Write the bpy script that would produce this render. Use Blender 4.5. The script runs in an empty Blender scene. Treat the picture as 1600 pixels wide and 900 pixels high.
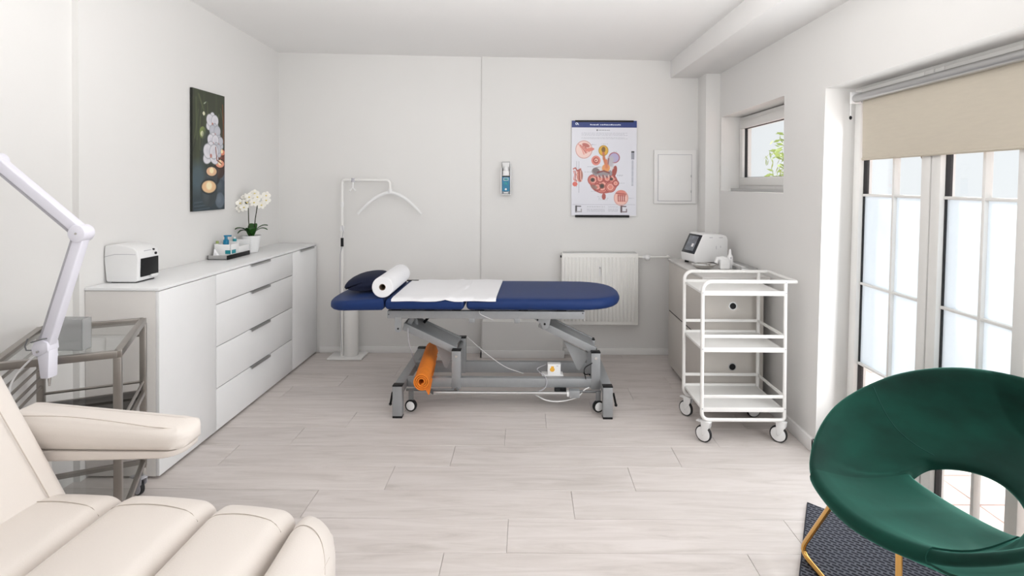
import bpy, bmesh, math, random
import numpy as np
from mathutils import Vector, Matrix
PI = math.pi
S = bpy.context.scene
C = S.collection
random.seed(7)

# ------------------------------------------------------------------ camera
def make_camera():
    cam = bpy.data.cameras.new('camera')
    o = bpy.data.objects.new('camera', cam); C.objects.link(o)
    cam.sensor_width = 36; cam.lens = 36*850/1600
    pitch, roll = math.radians(.6), .005
    cam.shift_x = -24/1600
    cam.shift_y = -(163-850*math.tan(pitch))/1600
    cam.clip_start = .05
    fw = Vector((0, math.cos(pitch), -math.sin(pitch))); up = Vector((0, math.sin(pitch), math.cos(pitch))); rt = Vector((1, 0, 0))
    c, s = math.cos(roll), math.sin(roll)
    r2 = rt*c + up*s; u2 = up*c - rt*s
    m = Matrix((r2, u2, -fw)).transposed().to_4x4()
    m.translation = (0, 0, 1.45)
    o.matrix_world = m
    S.camera = o
make_camera()

# ------------------------------------------------------------------ world, sun, lights, exposure
W = bpy.data.worlds.new('sky'); S.world = W; W.use_nodes = True
nt = W.node_tree
bg = nt.nodes['Background']
tc = nt.nodes.new('ShaderNodeTexCoord'); sp = nt.nodes.new('ShaderNodeSeparateXYZ'); cr = nt.nodes.new('ShaderNodeValToRGB')
nt.links.new(tc.outputs['Generated'], sp.inputs[0]); nt.links.new(sp.outputs['Z'], cr.inputs[0]); nt.links.new(cr.outputs[0], bg.inputs[0])
cr.color_ramp.elements[0].color = (.95, .975, 1, 1); cr.color_ramp.elements[1].color = (.86, .93, 1, 1)
bg.inputs[1].default_value = .95

def lamp(name, kind, energy, loc, rot=(0, 0, 0), color=(1, 1, 1), **kw):
    l = bpy.data.lights.new(name, kind); l.energy = energy; l.color = color
    for k, v in kw.items(): setattr(l, k, v)
    o = bpy.data.objects.new(name, l); C.objects.link(o); o.location = loc; o.rotation_euler = rot
    return o
sun = lamp('sun', 'SUN', 10.0, (6, 8, 8), color=(1, .97, .93), angle=math.radians(2.5))
sun.rotation_euler = Vector((-.28, -.70, -.66)).to_track_quat('-Z', 'Y').to_euler()
lamp('room_fill_up', 'AREA', 18, (-.2, .5, 1.75), (math.radians(180-52), 0, 0), (1, .99, .98), shape='RECTANGLE', size=2.4, size_y=1.0)  # added fill aimed up and forward at the ceiling, no real fixture
lamp('ceiling_fill', 'AREA', 20, (-.3, 1.6, 2.0), (math.radians(180-35), 0, 0), (1, .99, .98), shape='RECTANGLE', size=2.0, size_y=.3)  # added fill above the view to lift the far ceiling, no real fixture
lamp('door_daylight_fill', 'AREA', 21, (1.66, 2.1, 1.0), (0, math.radians(90), 0), color=(.96, .98, 1), shape='RECTANGLE', size=1.5, size_y=1.5)  # added area light on the room side of the glass, boosts door daylight
side = lamp('side_fill', 'AREA', 30, (1.50, .30, 1.35), color=(.96, .98, 1), shape='RECTANGLE', size=1.5, size_y=1.7)  # added off-frame fill from the right, no window is built there
side.rotation_euler = Vector((-1, 1.0, -.02)).to_track_quat('-Z', 'Y').to_euler()
S.view_settings.view_transform = 'Standard'; S.view_settings.look = 'None'
S.view_settings.gamma = 1; S.view_settings.use_curve_mapping = False
S.view_settings.exposure = 0.10

# ------------------------------------------------------------------ materials
MATS = {}
def mat(name, col, rough=.5, metal=0, var=.03, scale=8, bump=0, bscale=60, stretch=None, spec=.5, sheen=0, coat=0, trans=0, alpha=1, ior=1.45):
    m = bpy.data.materials.new(name); m.use_nodes = True
    t = m.node_tree; b = t.nodes['Principled BSDF']
    b.inputs['Roughness'].default_value = rough; b.inputs['Metallic'].default_value = metal
    b.inputs['Specular IOR Level'].default_value = spec; b.inputs['IOR'].default_value = ior
    if sheen:
        b.inputs['Sheen Weight'].default_value = sheen; b.inputs['Sheen Roughness'].default_value = .35
        b.inputs['Sheen Tint'].default_value = (min(1, col[0]*3+.25), min(1, col[1]*3+.25), min(1, col[2]*3+.25), 1)
    if coat: b.inputs['Coat Weight'].default_value = coat; b.inputs['Coat Roughness'].default_value = .05
    if trans: b.inputs['Transmission Weight'].default_value = trans
    co = t.nodes.new('ShaderNodeTexCoord'); mp = t.nodes.new('ShaderNodeMapping'); t.links.new(co.outputs['Object'], mp.inputs[0])
    if stretch: mp.inputs['Scale'].default_value = stretch
    n = t.nodes.new('ShaderNodeTexNoise'); n.inputs['Scale'].default_value = scale; n.inputs['Detail'].default_value = 4
    t.links.new(mp.outputs[0], n.inputs[0])
    r = t.nodes.new('ShaderNodeValToRGB'); t.links.new(n.outputs['Fac'], r.inputs[0])
    r.color_ramp.elements[0].position = .3; r.color_ramp.elements[1].position = .7
    r.color_ramp.elements[0].color = (*[max(0, c*(1-var)) for c in col], 1); r.color_ramp.elements[1].color = (*[min(1, c*(1+var)) for c in col], 1)
    t.links.new(r.outputs[0], b.inputs['Base Color'])
    if bump:
        n2 = t.nodes.new('ShaderNodeTexNoise'); n2.inputs['Scale'].default_value = bscale; t.links.new(mp.outputs[0], n2.inputs[0])
        bp = t.nodes.new('ShaderNodeBump'); bp.inputs['Strength'].default_value = bump; bp.inputs['Distance'].default_value = .002
        t.links.new(n2.outputs['Fac'], bp.inputs['Height']); t.links.new(bp.outputs[0], b.inputs['Normal'])
    MATS[name] = m
    return m

WALL = mat('wall_paint', (.80, .79, .775), .75, var=.008, scale=1.5, bump=.12, bscale=180, spec=.25)
CEIL = mat('ceiling_paint', (.90, .89, .88), .85, var=.008, scale=1.2, bump=.1, bscale=160, spec=.2)
TRIM = mat('trim_white', (.84, .83, .82), .45, var=.01)
LACQ = mat('white_lacquer', (.90, .905, .91), .28, var=.008, spec=.5)
CARC = mat('carcass_warm_white', (.76, .735, .71), .35, var=.01)
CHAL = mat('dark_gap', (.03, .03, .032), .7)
ALU = mat('brushed_aluminium', (.50, .50, .50), .32, metal=.85, var=.05, scale=20, stretch=(1, 30, 30))
STEEL = mat('stainless_tube', (.34, .315, .29), .33, metal=.9, var=.08, scale=10)
GREY = mat('silver_powder_coat', (.33, .34, .35), .42, metal=.25, var=.03, scale=40)
GREYD = mat('silver_powder_coat_dark', (.19, .195, .20), .4, metal=.35, var=.03, scale=40)
BLACK = mat('black_plastic', (.009, .009, .010), .45, spec=.3)
WPL = mat('white_plastic', (.85, .85, .85), .35, var=.01)
LAMPW = mat('lamp_white_lilac', (.80, .79, .87), .35, var=.01)
LAMPG = mat('lamp_grey_inset', (.50, .49, .53), .4, var=.02)
WMET = mat('white_enamelled_steel', (.86, .85, .83), .33, var=.01)
NAVY = mat('navy_vinyl', (.011, .034, .135), .5, var=.05, scale=5, bump=.15, bscale=250, spec=.28)
DNAVY = mat('dark_navy_velour', (.006, .010, .035), .85, var=.1, bump=.2, bscale=300)
PAPER = mat('paper_tissue', (.88, .88, .90), .85, var=.008, bump=.25, bscale=90, spec=.1)
CARD = mat('brown_card', (.20, .14, .09), .8)
ORANGE = mat('orange_foam', (.80, .22, .02), .75, var=.05, scale=30, bump=.3, bscale=300)
LEATH = mat('cream_leather', (.76, .70, .65), .40, var=.012, scale=4, bump=.12, bscale=260)
SEAM = mat('cream_stitch', (.58, .51, .45), .6)
VELV = mat('green_velvet', (.0014, .027, .018), .75, var=.5, scale=4, bump=.5, bscale=9, sheen=.42, stretch=(1, 1, 2.2), spec=.2)
VELV.node_tree.nodes['Principled BSDF'].inputs['Sheen Tint'].default_value = (.22, .85, .66, 1); VELV.node_tree.nodes['Principled BSDF'].inputs['Sheen Roughness'].default_value = .42
VSEAM = mat('green_seam', (.004, .05, .038), .8)
GOLD = mat('gold_metal', (.72, .42, .13), .22, metal=1, var=.04)
RADM = mat('radiator_enamel', (.84, .83, .80), .35, var=.01)
FRAME = mat('window_pvc', (.80, .79, .77), .35, var=.01)
RUBB = mat('black_gasket', (.02, .02, .022), .6)
BLIND = mat('beige_blind_fabric', (.60, .545, .455), .85, var=.02, scale=90, stretch=(1, .15, 1), bump=.2, bscale=300)
LEAF = mat('orchid_leaf', (.03, .115, .02), .4, var=.2)
STEM = mat('orchid_stem', (.03, .035, .012), .5, var=.2)
PETAL = mat('orchid_petal', (.90, .88, .82), .55, var=.02)
YEL = mat('orchid_lip', (.80, .66, .18), .5, var=.1)
SOIL = mat('bark_soil', (.03, .02, .014), .9, var=.3, scale=60)
BLUE = mat('blue_liquid', (.01, .20, .36), .25, var=.05)
TEAL = mat('teal_label', (.02, .28, .33), .45, var=.05)
SCREEN = mat('screen_glass', (.018, .022, .03), .22, var=.1)
SCREENG = mat('screen_grey', (.20, .22, .25), .25, var=.25, scale=25)
CHROME = mat('chrome', (.62, .61, .59), .18, metal=1)
TILE = mat('terrace_tile', (.86, .72, .67), .7, var=.06, scale=6)
GROUT = mat('terrace_grout', (.42, .14, .11), .9)
BARK = mat('bark', (.12, .09, .06), .9, var=.2, scale=20, bump=.5)
FOL = mat('foliage', (.50, .62, .16), .6, var=.3, scale=3)
CAB = mat('cabinet_laminate', (.62, .585, .545), .38, var=.015)
CABT = mat('cabinet_top', (.66, .64, .62), .22, var=.015)
AMBER = mat('amber_print', (.85, .45, .05), .5)
RUGB = mat('rug_edge', (.025, .028, .04), .9)

def mat_glass(name, tint=(1, 1, 1), refl=.08, rough=0.02):
    m = bpy.data.materials.new(name); m.use_nodes = True; t = m.node_tree; t.nodes.clear()
    out = t.nodes.new('ShaderNodeOutputMaterial'); mx = t.nodes.new('ShaderNodeMixShader')
    tr = t.nodes.new('ShaderNodeBsdfTransparent'); tr.inputs[0].default_value = (*tint, 1)
    gl = t.nodes.new('ShaderNodeBsdfGlossy'); gl.inputs['Roughness'].default_value = rough
    lw = t.nodes.new('ShaderNodeLayerWeight'); pw = t.nodes.new('ShaderNodeMath'); pw.operation = 'POWER'; pw.inputs[1].default_value = 4
    ml_ = t.nodes.new('ShaderNodeMath'); ml_.operation = 'MULTIPLY_ADD'; ml_.inputs[1].default_value = .55; ml_.inputs[2].default_value = .03
    t.links.new(lw.outputs['Facing'], pw.inputs[0]); t.links.new(pw.outputs[0], ml_.inputs[0]); t.links.new(ml_.outputs[0], mx.inputs[0])
    t.links.new(tr.outputs[0], mx.inputs[1]); t.links.new(gl.outputs[0], mx.inputs[2]); t.links.new(mx.outputs[0], out.inputs[0])
    return m
GLASS = mat_glass('clear_glass', (.97, .98, .98))
GLASSG = mat_glass('shelf_glass', (.95, .96, .955))
GLASSB = mat_glass('smoked_shelf', (.30, .29, .28))
def mat_film():
    m = bpy.data.materials.new('frosted_film'); m.use_nodes = True; t = m.node_tree; t.nodes.clear()
    out = t.nodes.new('ShaderNodeOutputMaterial'); mx = t.nodes.new('ShaderNodeMixShader'); mx.inputs[0].default_value = .15
    tl = t.nodes.new('ShaderNodeBsdfTranslucent'); df = t.nodes.new('ShaderNodeBsdfDiffuse')
    n = t.nodes.new('ShaderNodeTexNoise'); n.inputs['Scale'].default_value = 40
    r = t.nodes.new('ShaderNodeValToRGB'); r.color_ramp.elements[0].color = (.83, .92, .97, 1); r.color_ramp.elements[1].color = (.86, .945, .985, 1)
    t.links.new(n.outputs[0], r.inputs[0]); t.links.new(r.outputs[0], tl.inputs[0]); df.inputs[0].default_value = (.85, .88, .92, 1)
    t.links.new(tl.outputs[0], mx.inputs[1]); t.links.new(df.outputs[0], mx.inputs[2]); t.links.new(mx.outputs[0], out.inputs[0])
    return m
FILM = mat_film()
def mat_clearplastic():
    m = bpy.data.materials.new('grey_clear_plastic'); m.use_nodes = True; t = m.node_tree; t.nodes.clear()
    out = t.nodes.new('ShaderNodeOutputMaterial'); mx = t.nodes.new('ShaderNodeMixShader'); mx.inputs[0].default_value = .35
    tr = t.nodes.new('ShaderNodeBsdfTransparent'); tr.inputs[0].default_value = (.86, .87, .87, 1)
    p = t.nodes.new('ShaderNodeBsdfPrincipled'); p.inputs['Base Color'].default_value = (.66, .66, .66, 1); p.inputs['Roughness'].default_value = .25
    t.links.new(tr.outputs[0], mx.inputs[1]); t.links.new(p.outputs[0], mx.inputs[2]); t.links.new(mx.outputs[0], out.inputs[0])
    return m
CLEARP = mat_clearplastic()
def mat_plank():
    m = bpy.data.materials.new('oak_laminate'); m.use_nodes = True; t = m.node_tree; b = t.nodes['Principled BSDF']
    co = t.nodes.new('ShaderNodeTexCoord'); oi = t.nodes.new('ShaderNodeObjectInfo')
    ad = t.nodes.new('ShaderNodeVectorMath'); ad.operation = 'ADD'
    cm = t.nodes.new('ShaderNodeCombineXYZ'); mu = t.nodes.new('ShaderNodeMath'); mu.operation = 'MULTIPLY'; mu.inputs[1].default_value = 37
    t.links.new(oi.outputs['Random'], mu.inputs[0]); t.links.new(mu.outputs[0], cm.inputs[0]); t.links.new(mu.outputs[0], cm.inputs[1])
    t.links.new(co.outputs['Object'], ad.inputs[0]); t.links.new(cm.outputs[0], ad.inputs[1])
    mp = t.nodes.new('ShaderNodeMapping'); mp.inputs['Scale'].default_value = (1.0, 9.5, 1); t.links.new(ad.outputs[0], mp.inputs[0])
    n = t.nodes.new('ShaderNodeTexNoise'); n.inputs['Scale'].default_value = 2.0; n.inputs['Detail'].default_value = 9; n.inputs['Roughness'].default_value = .66; n.inputs['Distortion'].default_value = .9
    t.links.new(mp.outputs[0], n.inputs[0])
    r = t.nodes.new('ShaderNodeValToRGB'); t.links.new(n.outputs[0], r.inputs[0])
    e = r.color_ramp.elements; e[0].position = .28; e[0].color = (.54, .49, .46, 1); e[1].position = .62; e[1].color = (.71, .655, .63, 1)
    x = r.color_ramp.elements.new(.45); x.color = (.64, .585, .555, 1)
    hs = t.nodes.new('ShaderNodeHueSaturation'); rg = t.nodes.new('ShaderNodeMapRange'); rg.inputs[3].default_value = .95; rg.inputs[4].default_value = 1.04
    t.links.new(oi.outputs['Random'], rg.inputs[0]); t.links.new(rg.outputs[0], hs.inputs['Value']); t.links.new(r.outputs[0], hs.inputs['Color'])
    t.links.new(hs.outputs[0], b.inputs['Base Color']); b.inputs['Roughness'].default_value = .42
    bp = t.nodes.new('ShaderNodeBump'); bp.inputs['Strength'].default_value = .12; bp.inputs['Distance'].default_value = .001
    t.links.new(n.outputs[0], bp.inputs['Height']); t.links.new(bp.outputs[0], b.inputs['Normal'])
    return m
PLANK = mat_plank()
def mat_rug():
    m = bpy.data.materials.new('woven_rug'); m.use_nodes = True; t = m.node_tree; b = t.nodes['Principled BSDF']
    co = t.nodes.new('ShaderNodeTexCoord')
    nz = t.nodes.new('ShaderNodeTexNoise'); nz.inputs['Scale'].default_value = 30
    t.links.new(co.outputs['Object'], nz.inputs[0])
    mv = t.nodes.new('ShaderNodeVectorMath'); mv.operation = 'SCALE'; mv.inputs['Scale'].default_value = .006
    t.links.new(nz.outputs['Color'], mv.inputs[0])
    ad = t.nodes.new('ShaderNodeVectorMath'); ad.operation = 'ADD'; t.links.new(co.outputs['Object'], ad.inputs[0]); t.links.new(mv.outputs[0], ad.inputs[1])
    br = t.nodes.new('ShaderNodeTexBrick'); br.inputs['Scale'].default_value = 1
    br.inputs['Brick Width'].default_value = .033; br.inputs['Row Height'].default_value = .0165; br.inputs['Mortar Size'].default_value = .0052; br.inputs['Mortar Smooth'].default_value = .6
    br.inputs['Color1'].default_value = (.006, .007, .013, 1); br.inputs['Color2'].default_value = (.016, .018, .03, 1); br.inputs['Mortar'].default_value = (.105, .11, .135, 1)
    t.links.new(ad.outputs[0], br.inputs['Vector'])
    t.links.new(br.outputs['Color'], b.inputs['Base Color']); b.inputs['Roughness'].default_value = .95
    bp = t.nodes.new('ShaderNodeBump'); bp.inputs['Strength'].default_value = .8; bp.inputs['Distance'].default_value = .004
    t.links.new(br.outputs['Fac'], bp.inputs['Height']); t.links.new(bp.outputs[0], b.inputs['Normal'])
    return m
RUG = mat_rug()
def mat_vcol(name, rough=.5):
    m = bpy.data.materials.new(name); m.use_nodes = True; t = m.node_tree; b = t.nodes['Principled BSDF']
    a = t.nodes.new('ShaderNodeAttribute'); a.attribute_name = 'paint'
    t.links.new(a.outputs['Color'], b.inputs['Base Color']); b.inputs['Roughness'].default_value = rough
    return m
PRINT = mat_vcol('printed_poster', .35); CANVAS = mat_vcol('printed_canvas', .6)

# ------------------------------------------------------------------ mesh helpers
class MB:
    def __init__(s): s.bm = bmesh.new(); s.M = Matrix.Identity(4); s.weld = False
    def v(s, p): return s.bm.verts.new(s.M @ Vector(p))
    def face(s, vs):
        try: return s.bm.faces.new(vs)
        except ValueError: return None
    def hexa(s, p):   # 8 points: bottom 4 ccw, top 4 ccw
        v = [s.v(q) for q in p]
        for f in ((3, 2, 1, 0), (4, 5, 6, 7), (0, 1, 5, 4), (1, 2, 6, 5), (2, 3, 7, 6), (3, 0, 4, 7)): s.face([v[i] for i in f])
        return s
    def box(s, x0, x1, y0, y1, z0, z1):
        return s.hexa([(x0, y0, z0), (x1, y0, z0), (x1, y1, z0), (x0, y1, z0), (x0, y0, z1), (x1, y0, z1), (x1, y1, z1), (x0, y1, z1)])
    def bar(s, a, b, w, h, up=(0, 0, 1)):   # rectangular bar a->b, w sideways, h along up
        a, b = Vector(a), Vector(b); d = (b-a).normalized(); u = Vector(up); sd = d.cross(u).normalized(); u = sd.cross(d).normalized()
        sd = sd*w/2; u = u*h/2
        return s.hexa([a-sd-u, a+sd-u, b+sd-u, b-sd-u, a-sd+u, a+sd+u, b+sd+u, b-sd+u])
    def ring_loft(s, rings, close_u=True, cap0=True, cap1=True):
        R = [[s.v(p) for p in r] for r in rings]; n = len(R[0])
        for i in range(len(R)-1):
            for j in range(n if close_u else n-1):
                k = (j+1) % n
                s.face([R[i][j], R[i][k], R[i+1][k], R[i+1][j]])
        if cap0: s.face(R[0][::-1])
        if cap1: s.face(R[-1])
        return s
    def cyl(s, a, b, r, r2=None, n=16, cap=True):
        a, b = Vector(a), Vector(b); d = (b-a).normalized(); r2 = r if r2 is None else r2
        t = Vector((0, 0, 1)) if abs(d.z) < .9 else Vector((1, 0, 0)); x = d.cross(t).normalized(); y = d.cross(x)
        f = lambda c, rr: [c + (x*math.cos(2*PI*i/n) - y*math.sin(2*PI*i/n))*rr for i in range(n)]
        return s.ring_loft([f(a, r), f(b, r2)], cap0=cap, cap1=cap)
    def tube(s, pts, r, n=10, closed=False, flat=1.0, up=None):
        P = [Vector(p) for p in pts]; N = len(P); rings = []; px = None
        rr = r if isinstance(r, (list, tuple)) else [r]*N
        for i in range(N):
            if closed: d = P[(i+1) % N]-P[i-1]
            else: d = P[min(i+1, N-1)]-P[max(i-1, 0)]
            d.normalize()
            if px is None:
                t = Vector(up) if up else (Vector((0, 0, 1)) if abs(d.z) < .9 else Vector((1, 0, 0)))
                px = d.cross(t).normalized()
            px = (px - d*px.dot(d)).normalized(); py = d.cross(px)
            rings.append([P[i] + px*math.cos(2*PI*k/n)*rr[i] - py*math.sin(2*PI*k/n)*rr[i]*flat for k in range(n)])
        if closed:
            rings.append(rings[0]); s.weld = True
            return s.ring_loft(rings, cap0=False, cap1=False)
        return s.ring_loft(rings)
    def lathe(s, prof, c=(0, 0, 0), n=24, sx=1, sy=1):
        rings = [[(c[0]+r*sx*math.cos(2*PI*k/n), c[1]+r*sy*math.sin(2*PI*k/n), c[2]+z) for k in range(n)] for r, z in prof]
        return s.ring_loft(rings)
    def ball(s, c, r, n=12, sc=(1, 1, 1)):
        prof = []
        m = max(5, n//2)
        rings = []
        for i in range(1, m):
            a = -PI/2 + PI*i/m
            rings.append([(c[0]+r*sc[0]*math.cos(a)*math.cos(2*PI*k/n), c[1]+r*sc[1]*math.cos(a)*math.sin(2*PI*k/n), c[2]+r*sc[2]*math.sin(a)) for k in range(n)])
        R = [[s.v(p) for p in q] for q in rings]
        b = s.v((c[0], c[1], c[2]-r*sc[2])); t = s.v((c[0], c[1], c[2]+r*sc[2]))
        for k in range(n):
            j = (k+1) % n
            s.face([b, R[0][j], R[0][k]]); s.face([t, R[-1][k], R[-1][j]])
            for i in range(len(R)-1): s.face([R[i][k], R[i][j], R[i+1][j], R[i+1][k]])
        return s
    def prism(s, poly, axis, a, b):   # poly of (u,v); axis 'x': (a,u,v), 'y': (u,a,v), 'z': (u,v,a)
        f = {'x': lambda u, v, w: (w, u, v), 'y': lambda u, v, w: (u, w, v), 'z': lambda u, v, w: (u, v, w)}[axis]
        return s.ring_loft([[f(u, v, a) for u, v in poly], [f(u, v, b) for u, v in poly]])
    def pad(s, outline, z0, z1, r, crown=0, n=5, fn=None, r0=None):
        P = [Vector((p[0], p[1])) for p in outline]; N = len(P)
        ar = sum(P[i].x*P[(i+1) % N].y-P[(i+1) % N].x*P[i].y for i in range(N))
        if ar < 0: P.reverse()
        nr = []
        for i in range(N):
            e1 = (P[i]-P[i-1]); e2 = (P[(i+1) % N]-P[i])
            e1 = e1.normalized() if e1.length > 1e-9 else e2.normalized(); e2 = e2.normalized() if e2.length > 1e-9 else e1
            t = (e1+e2).normalized(); nr.append(Vector((t.y, -t.x)))
        c = sum(P, Vector((0, 0)))/N; rings = []
        r0 = r if r0 is None else r0
        for i in range(n+1):
            a = -PI/2+PI/2*i/n; ins = r0*(1-math.cos(a)); z = z0+r0+r0*math.sin(a)
            rings.append([((P[j]-nr[j]*ins).x, (P[j]-nr[j]*ins).y, z) for j in range(N)])
        for i in range(n+1):
            a = PI/2*i/n; ins = r*(1-math.cos(a)); z = z1-r+r*math.sin(a)
            rings.append([((P[j]-nr[j]*ins).x, (P[j]-nr[j]*ins).y, z) for j in range(N)])
        last = rings[-1]
        for k in (.85, .65, .4, .15):
            rings.append([(c.x+(p[0]-c.x)*k, c.y+(p[1]-c.y)*k, z1+crown*(1-k*k)) for p in last])
        if fn: rings = [[fn(*p) for p in q] for q in rings]
        return s.ring_loft(rings)
def _rb(s, x0, x1, y0, y1, z0, z1, r, crown=0, fn=None, nx=14, ny=18, nz=3, cy=None):
    C0 = Vector(((x0+x1)/2, (y0+y1)/2, (z0+z1)/2)); H = Vector(((x1-x0)/2, (y1-y0)/2, (z1-z0)/2)); I = Vector((H.x-r, H.y-r, H.z-r))
    def ax(h, n):
        k = 5; e = [-h+r*(1-math.cos(PI/2*i/k)) if False else -h+r*i/k for i in range(k)]
        mid = [-(h-r)+2*(h-r)*i/n for i in range(n+1)]
        return e+mid+[-q for q in e[::-1]]
    A = [ax(H.x, nx), ax(H.y, ny), ax(H.z, nz)]; V = {}
    def P(i, j, k):
        if (i, j, k) in V: return V[i, j, k]
        q = Vector((A[0][i], A[1][j], A[2][k])); c = Vector([max(-I[a], min(I[a], q[a])) for a in range(3)]); d = q-c
        p = c+(d.normalized()*r if d.length > 1e-9 else d)
        if crown: 
            u, v = p.x/H.x, p.y/H.y; p.z += crown*(1-u*u)*(1-abs(v)**4)*(1 if p.z > 0 else 0)*min(1, max(0, p.z/H.z))
        w = p+C0
        if fn: w = fn(w.x, w.y, w.z)
        V[i, j, k] = s.v(w); return V[i, j, k]
    n = [len(a)-1 for a in A]
    for i in range(n[0]):
        for j in range(n[1]):
            s.face([P(i, j, n[2]), P(i+1, j, n[2]), P(i+1, j+1, n[2]), P(i, j+1, n[2])]); s.face([P(i, j, 0), P(i, j+1, 0), P(i+1, j+1, 0), P(i+1, j, 0)])
    for i in range(n[0]):
        for k in range(n[2]):
            s.face([P(i, 0, k), P(i+1, 0, k), P(i+1, 0, k+1), P(i, 0, k+1)]); s.face([P(i, n[1], k), P(i, n[1], k+1), P(i+1, n[1], k+1), P(i+1, n[1], k)])
    for j in range(n[1]):
        for k in range(n[2]):
            s.face([P(0, j, k), P(0, j, k+1), P(0, j+1, k+1), P(0, j+1, k)]); s.face([P(n[0], j, k), P(n[0], j+1, k), P(n[0], j+1, k+1), P(n[0], j, k+1)])
    return s
MB.rbox = _rb
def rrect(x0, x1, y0, y1, r, n=5, m=1):
    pts = []
    for cx, cy, a0 in ((x1-r, y1-r, 0), (x0+r, y1-r, 90), (x0+r, y0+r, 180), (x1-r, y0+r, 270)):
        for i in range(n+1):
            a = math.radians(a0+90*i/n); pts.append((cx+r*math.cos(a), cy+r*math.sin(a)))
    return pts
def arc(c, r, a0, a1, n=8, plane='xz', y=0):
    out = []
    for i in range(n+1):
        a = math.radians(a0+(a1-a0)*i/n); u, v = c[0]+r*math.cos(a), c[1]+r*math.sin(a)
        out.append((u, y, v) if plane == 'xz' else ((y, u, v) if plane == 'yz' else (u, v, y)))
    return out

ORG = {}
def meta(o, label=None, cat=None, group=None, kind=None):
    if label: o['label'] = label
    if cat: o['category'] = cat
    if group: o['group'] = group
    if kind: o['kind'] = kind
    return o
def thing(name, loc, label, cat, group=None, kind=None):
    o = bpy.data.objects.new(name, None); C.objects.link(o); o.location = loc; o.empty_display_size = .05
    ORG[o.name] = Vector(loc)
    return meta(o, label, cat, group, kind)
def part(name, b, m, parent=None, bevel=0, seg=2, smooth=True, ang=38, label=None, kind=None, loc=None, cat=None, group=None):
    bm = b.bm
    if b.weld: bmesh.ops.remove_doubles(bm, verts=bm.verts, dist=1e-6)
    bmesh.ops.recalc_face_normals(bm, faces=bm.faces)
    if bevel:
        es = [e for e in bm.edges if len(e.link_faces) == 2 and e.calc_face_angle(0) > math.radians(30)]
        bmesh.ops.bevel(bm, geom=es, offset=bevel, segments=seg, affect='EDGES', profile=.5, clamp_overlap=True)
    o_ = ORG[parent.name] if parent else (Vector(loc) if loc else Vector((0, 0, 0)))
    if o_.length: bmesh.ops.translate(bm, verts=bm.verts, vec=-o_)
    for f in bm.faces: f.smooth = smooth
    lim = math.radians(ang)
    for e in bm.edges:
        if len(e.link_faces) == 2 and e.calc_face_angle(0) > lim: e.smooth = False
    me = bpy.data.meshes.new(name); bm.to_mesh(me); bm.free(); me.materials.append(m)
    o = bpy.data.objects.new(name, me); C.objects.link(o)
    if parent: o.parent = parent; ORG[o.name] = o_
    else: o.location = o_; ORG[o.name] = o_
    return meta(o, label, cat, group, kind)
def struct(name, b, m, label, **k):
    return part(name, b, m, kind='structure', label=label, cat=k.pop('cat', 'room shell'), **k)

# ------------------------------------------------------------------ room shell
def wl(y): return -2.117-.017*(4.65-y)          # left wall runs very slightly out of square
def zc(x, y):                                   # ceiling height
    u = (x+2.2)/3.9; v = (y+1.0)/5.7
    return (2.76*(1-u)+2.47*u)*(1-v)+(2.553*(1-u)+2.488*u)*v
# left wall: far part stands 3 cm proud of the near part
b = MB(); b.hexa([(-2.4, 2.61, -.1), (wl(2.61), 2.61, -.1), (wl(4.8), 4.8, -.1), (-2.4, 4.8, -.1), (-2.4, 2.61, 2.85), (wl(2.61), 2.61, 2.85), (wl(4.8), 4.8, 2.85), (-2.4, 4.8, 2.85)])
b.hexa([(-2.4, -1.1, -.1), (wl(-1.1)-.032, -1.1, -.1), (wl(2.61)-.032, 2.61, -.1), (-2.4, 2.61, -.1), (-2.4, -1.1, 2.85), (wl(-1.1)-.032, -1.1, 2.85), (wl(2.61)-.032, 2.61, 2.85), (-2.4, 2.61, 2.85)])
struct('wall_left', b, WALL, 'plain white painted left wall with a small vertical step near the steel cart')
b = MB(); b.box(-2.4, -.392, 4.634, 4.85, -.1, 2.85); b.box(-.392, 1.9, 4.618, 4.85, -.1, 2.85)
struct('wall_back', b, WALL, 'white painted back wall behind the blue massage table', bevel=.004)
b = MB()
b.box(1.56, 1.80, 4.385, 4.7, -.1, 2.85)
b.box(1.56, 1.80, 3.315, 4.385, -.1, 1.40); b.box(1.56, 1.80, 3.315, 4.385, 1.993, 2.85)
b.hexa([(1.56, 2.925, -.1), (1.80, 2.925, -.1), (1.80, 3.315, -.1), (1.56, 3.315, -.1), (1.56, 2.856, 1.957), (1.80, 2.856, 1.957), (1.80, 3.315, 1.957), (1.56, 3.315, 1.957)])
b.box(1.56, 1.80, 2.856, 3.315, 1.957, 2.85)
b.box(1.56, 1.80, 1.20, 2.856, 1.957, 2.85); b.box(1.56, 1.80, -1.1, 1.20, -.1, 2.85)
struct('wall_right', b, WALL, 'white painted right wall with the small window and the deep door niche')
b = MB(); n = 6
top = [[b.v((-2.35+4.2*i/n, -1.1+5.9*j/n, zc(-2.35+4.2*i/n, -1.1+5.9*j/n))) for i in range(n+1)] for j in range(n+1)]
hi = [[b.v((-2.35+4.2*i/n, -1.1+5.9*j/n, 3.0)) for i in range(n+1)] for j in range(n+1)]
for j in range(n):
    for i in range(n):
        b.face([top[j][i], top[j+1][i], top[j+1][i+1], top[j][i+1]]); b.face([hi[j][i], hi[j][i+1], hi[j+1][i+1], hi[j+1][i]])
for i in range(n):
    b.face([top[0][i], top[0][i+1], hi[0][i+1], hi[0][i]]); b.face([top[n][i+1], top[n][i], hi[n][i], hi[n][i+1]])
    b.face([top[i+1][0], top[i][0], hi[i][0], hi[i+1][0]]); b.face([top[i][n], top[i+1][n], hi[i+1][n], hi[i][n]])
struct('ceiling', b, CEIL, 'plain white ceiling over the whole treatment room')
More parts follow.
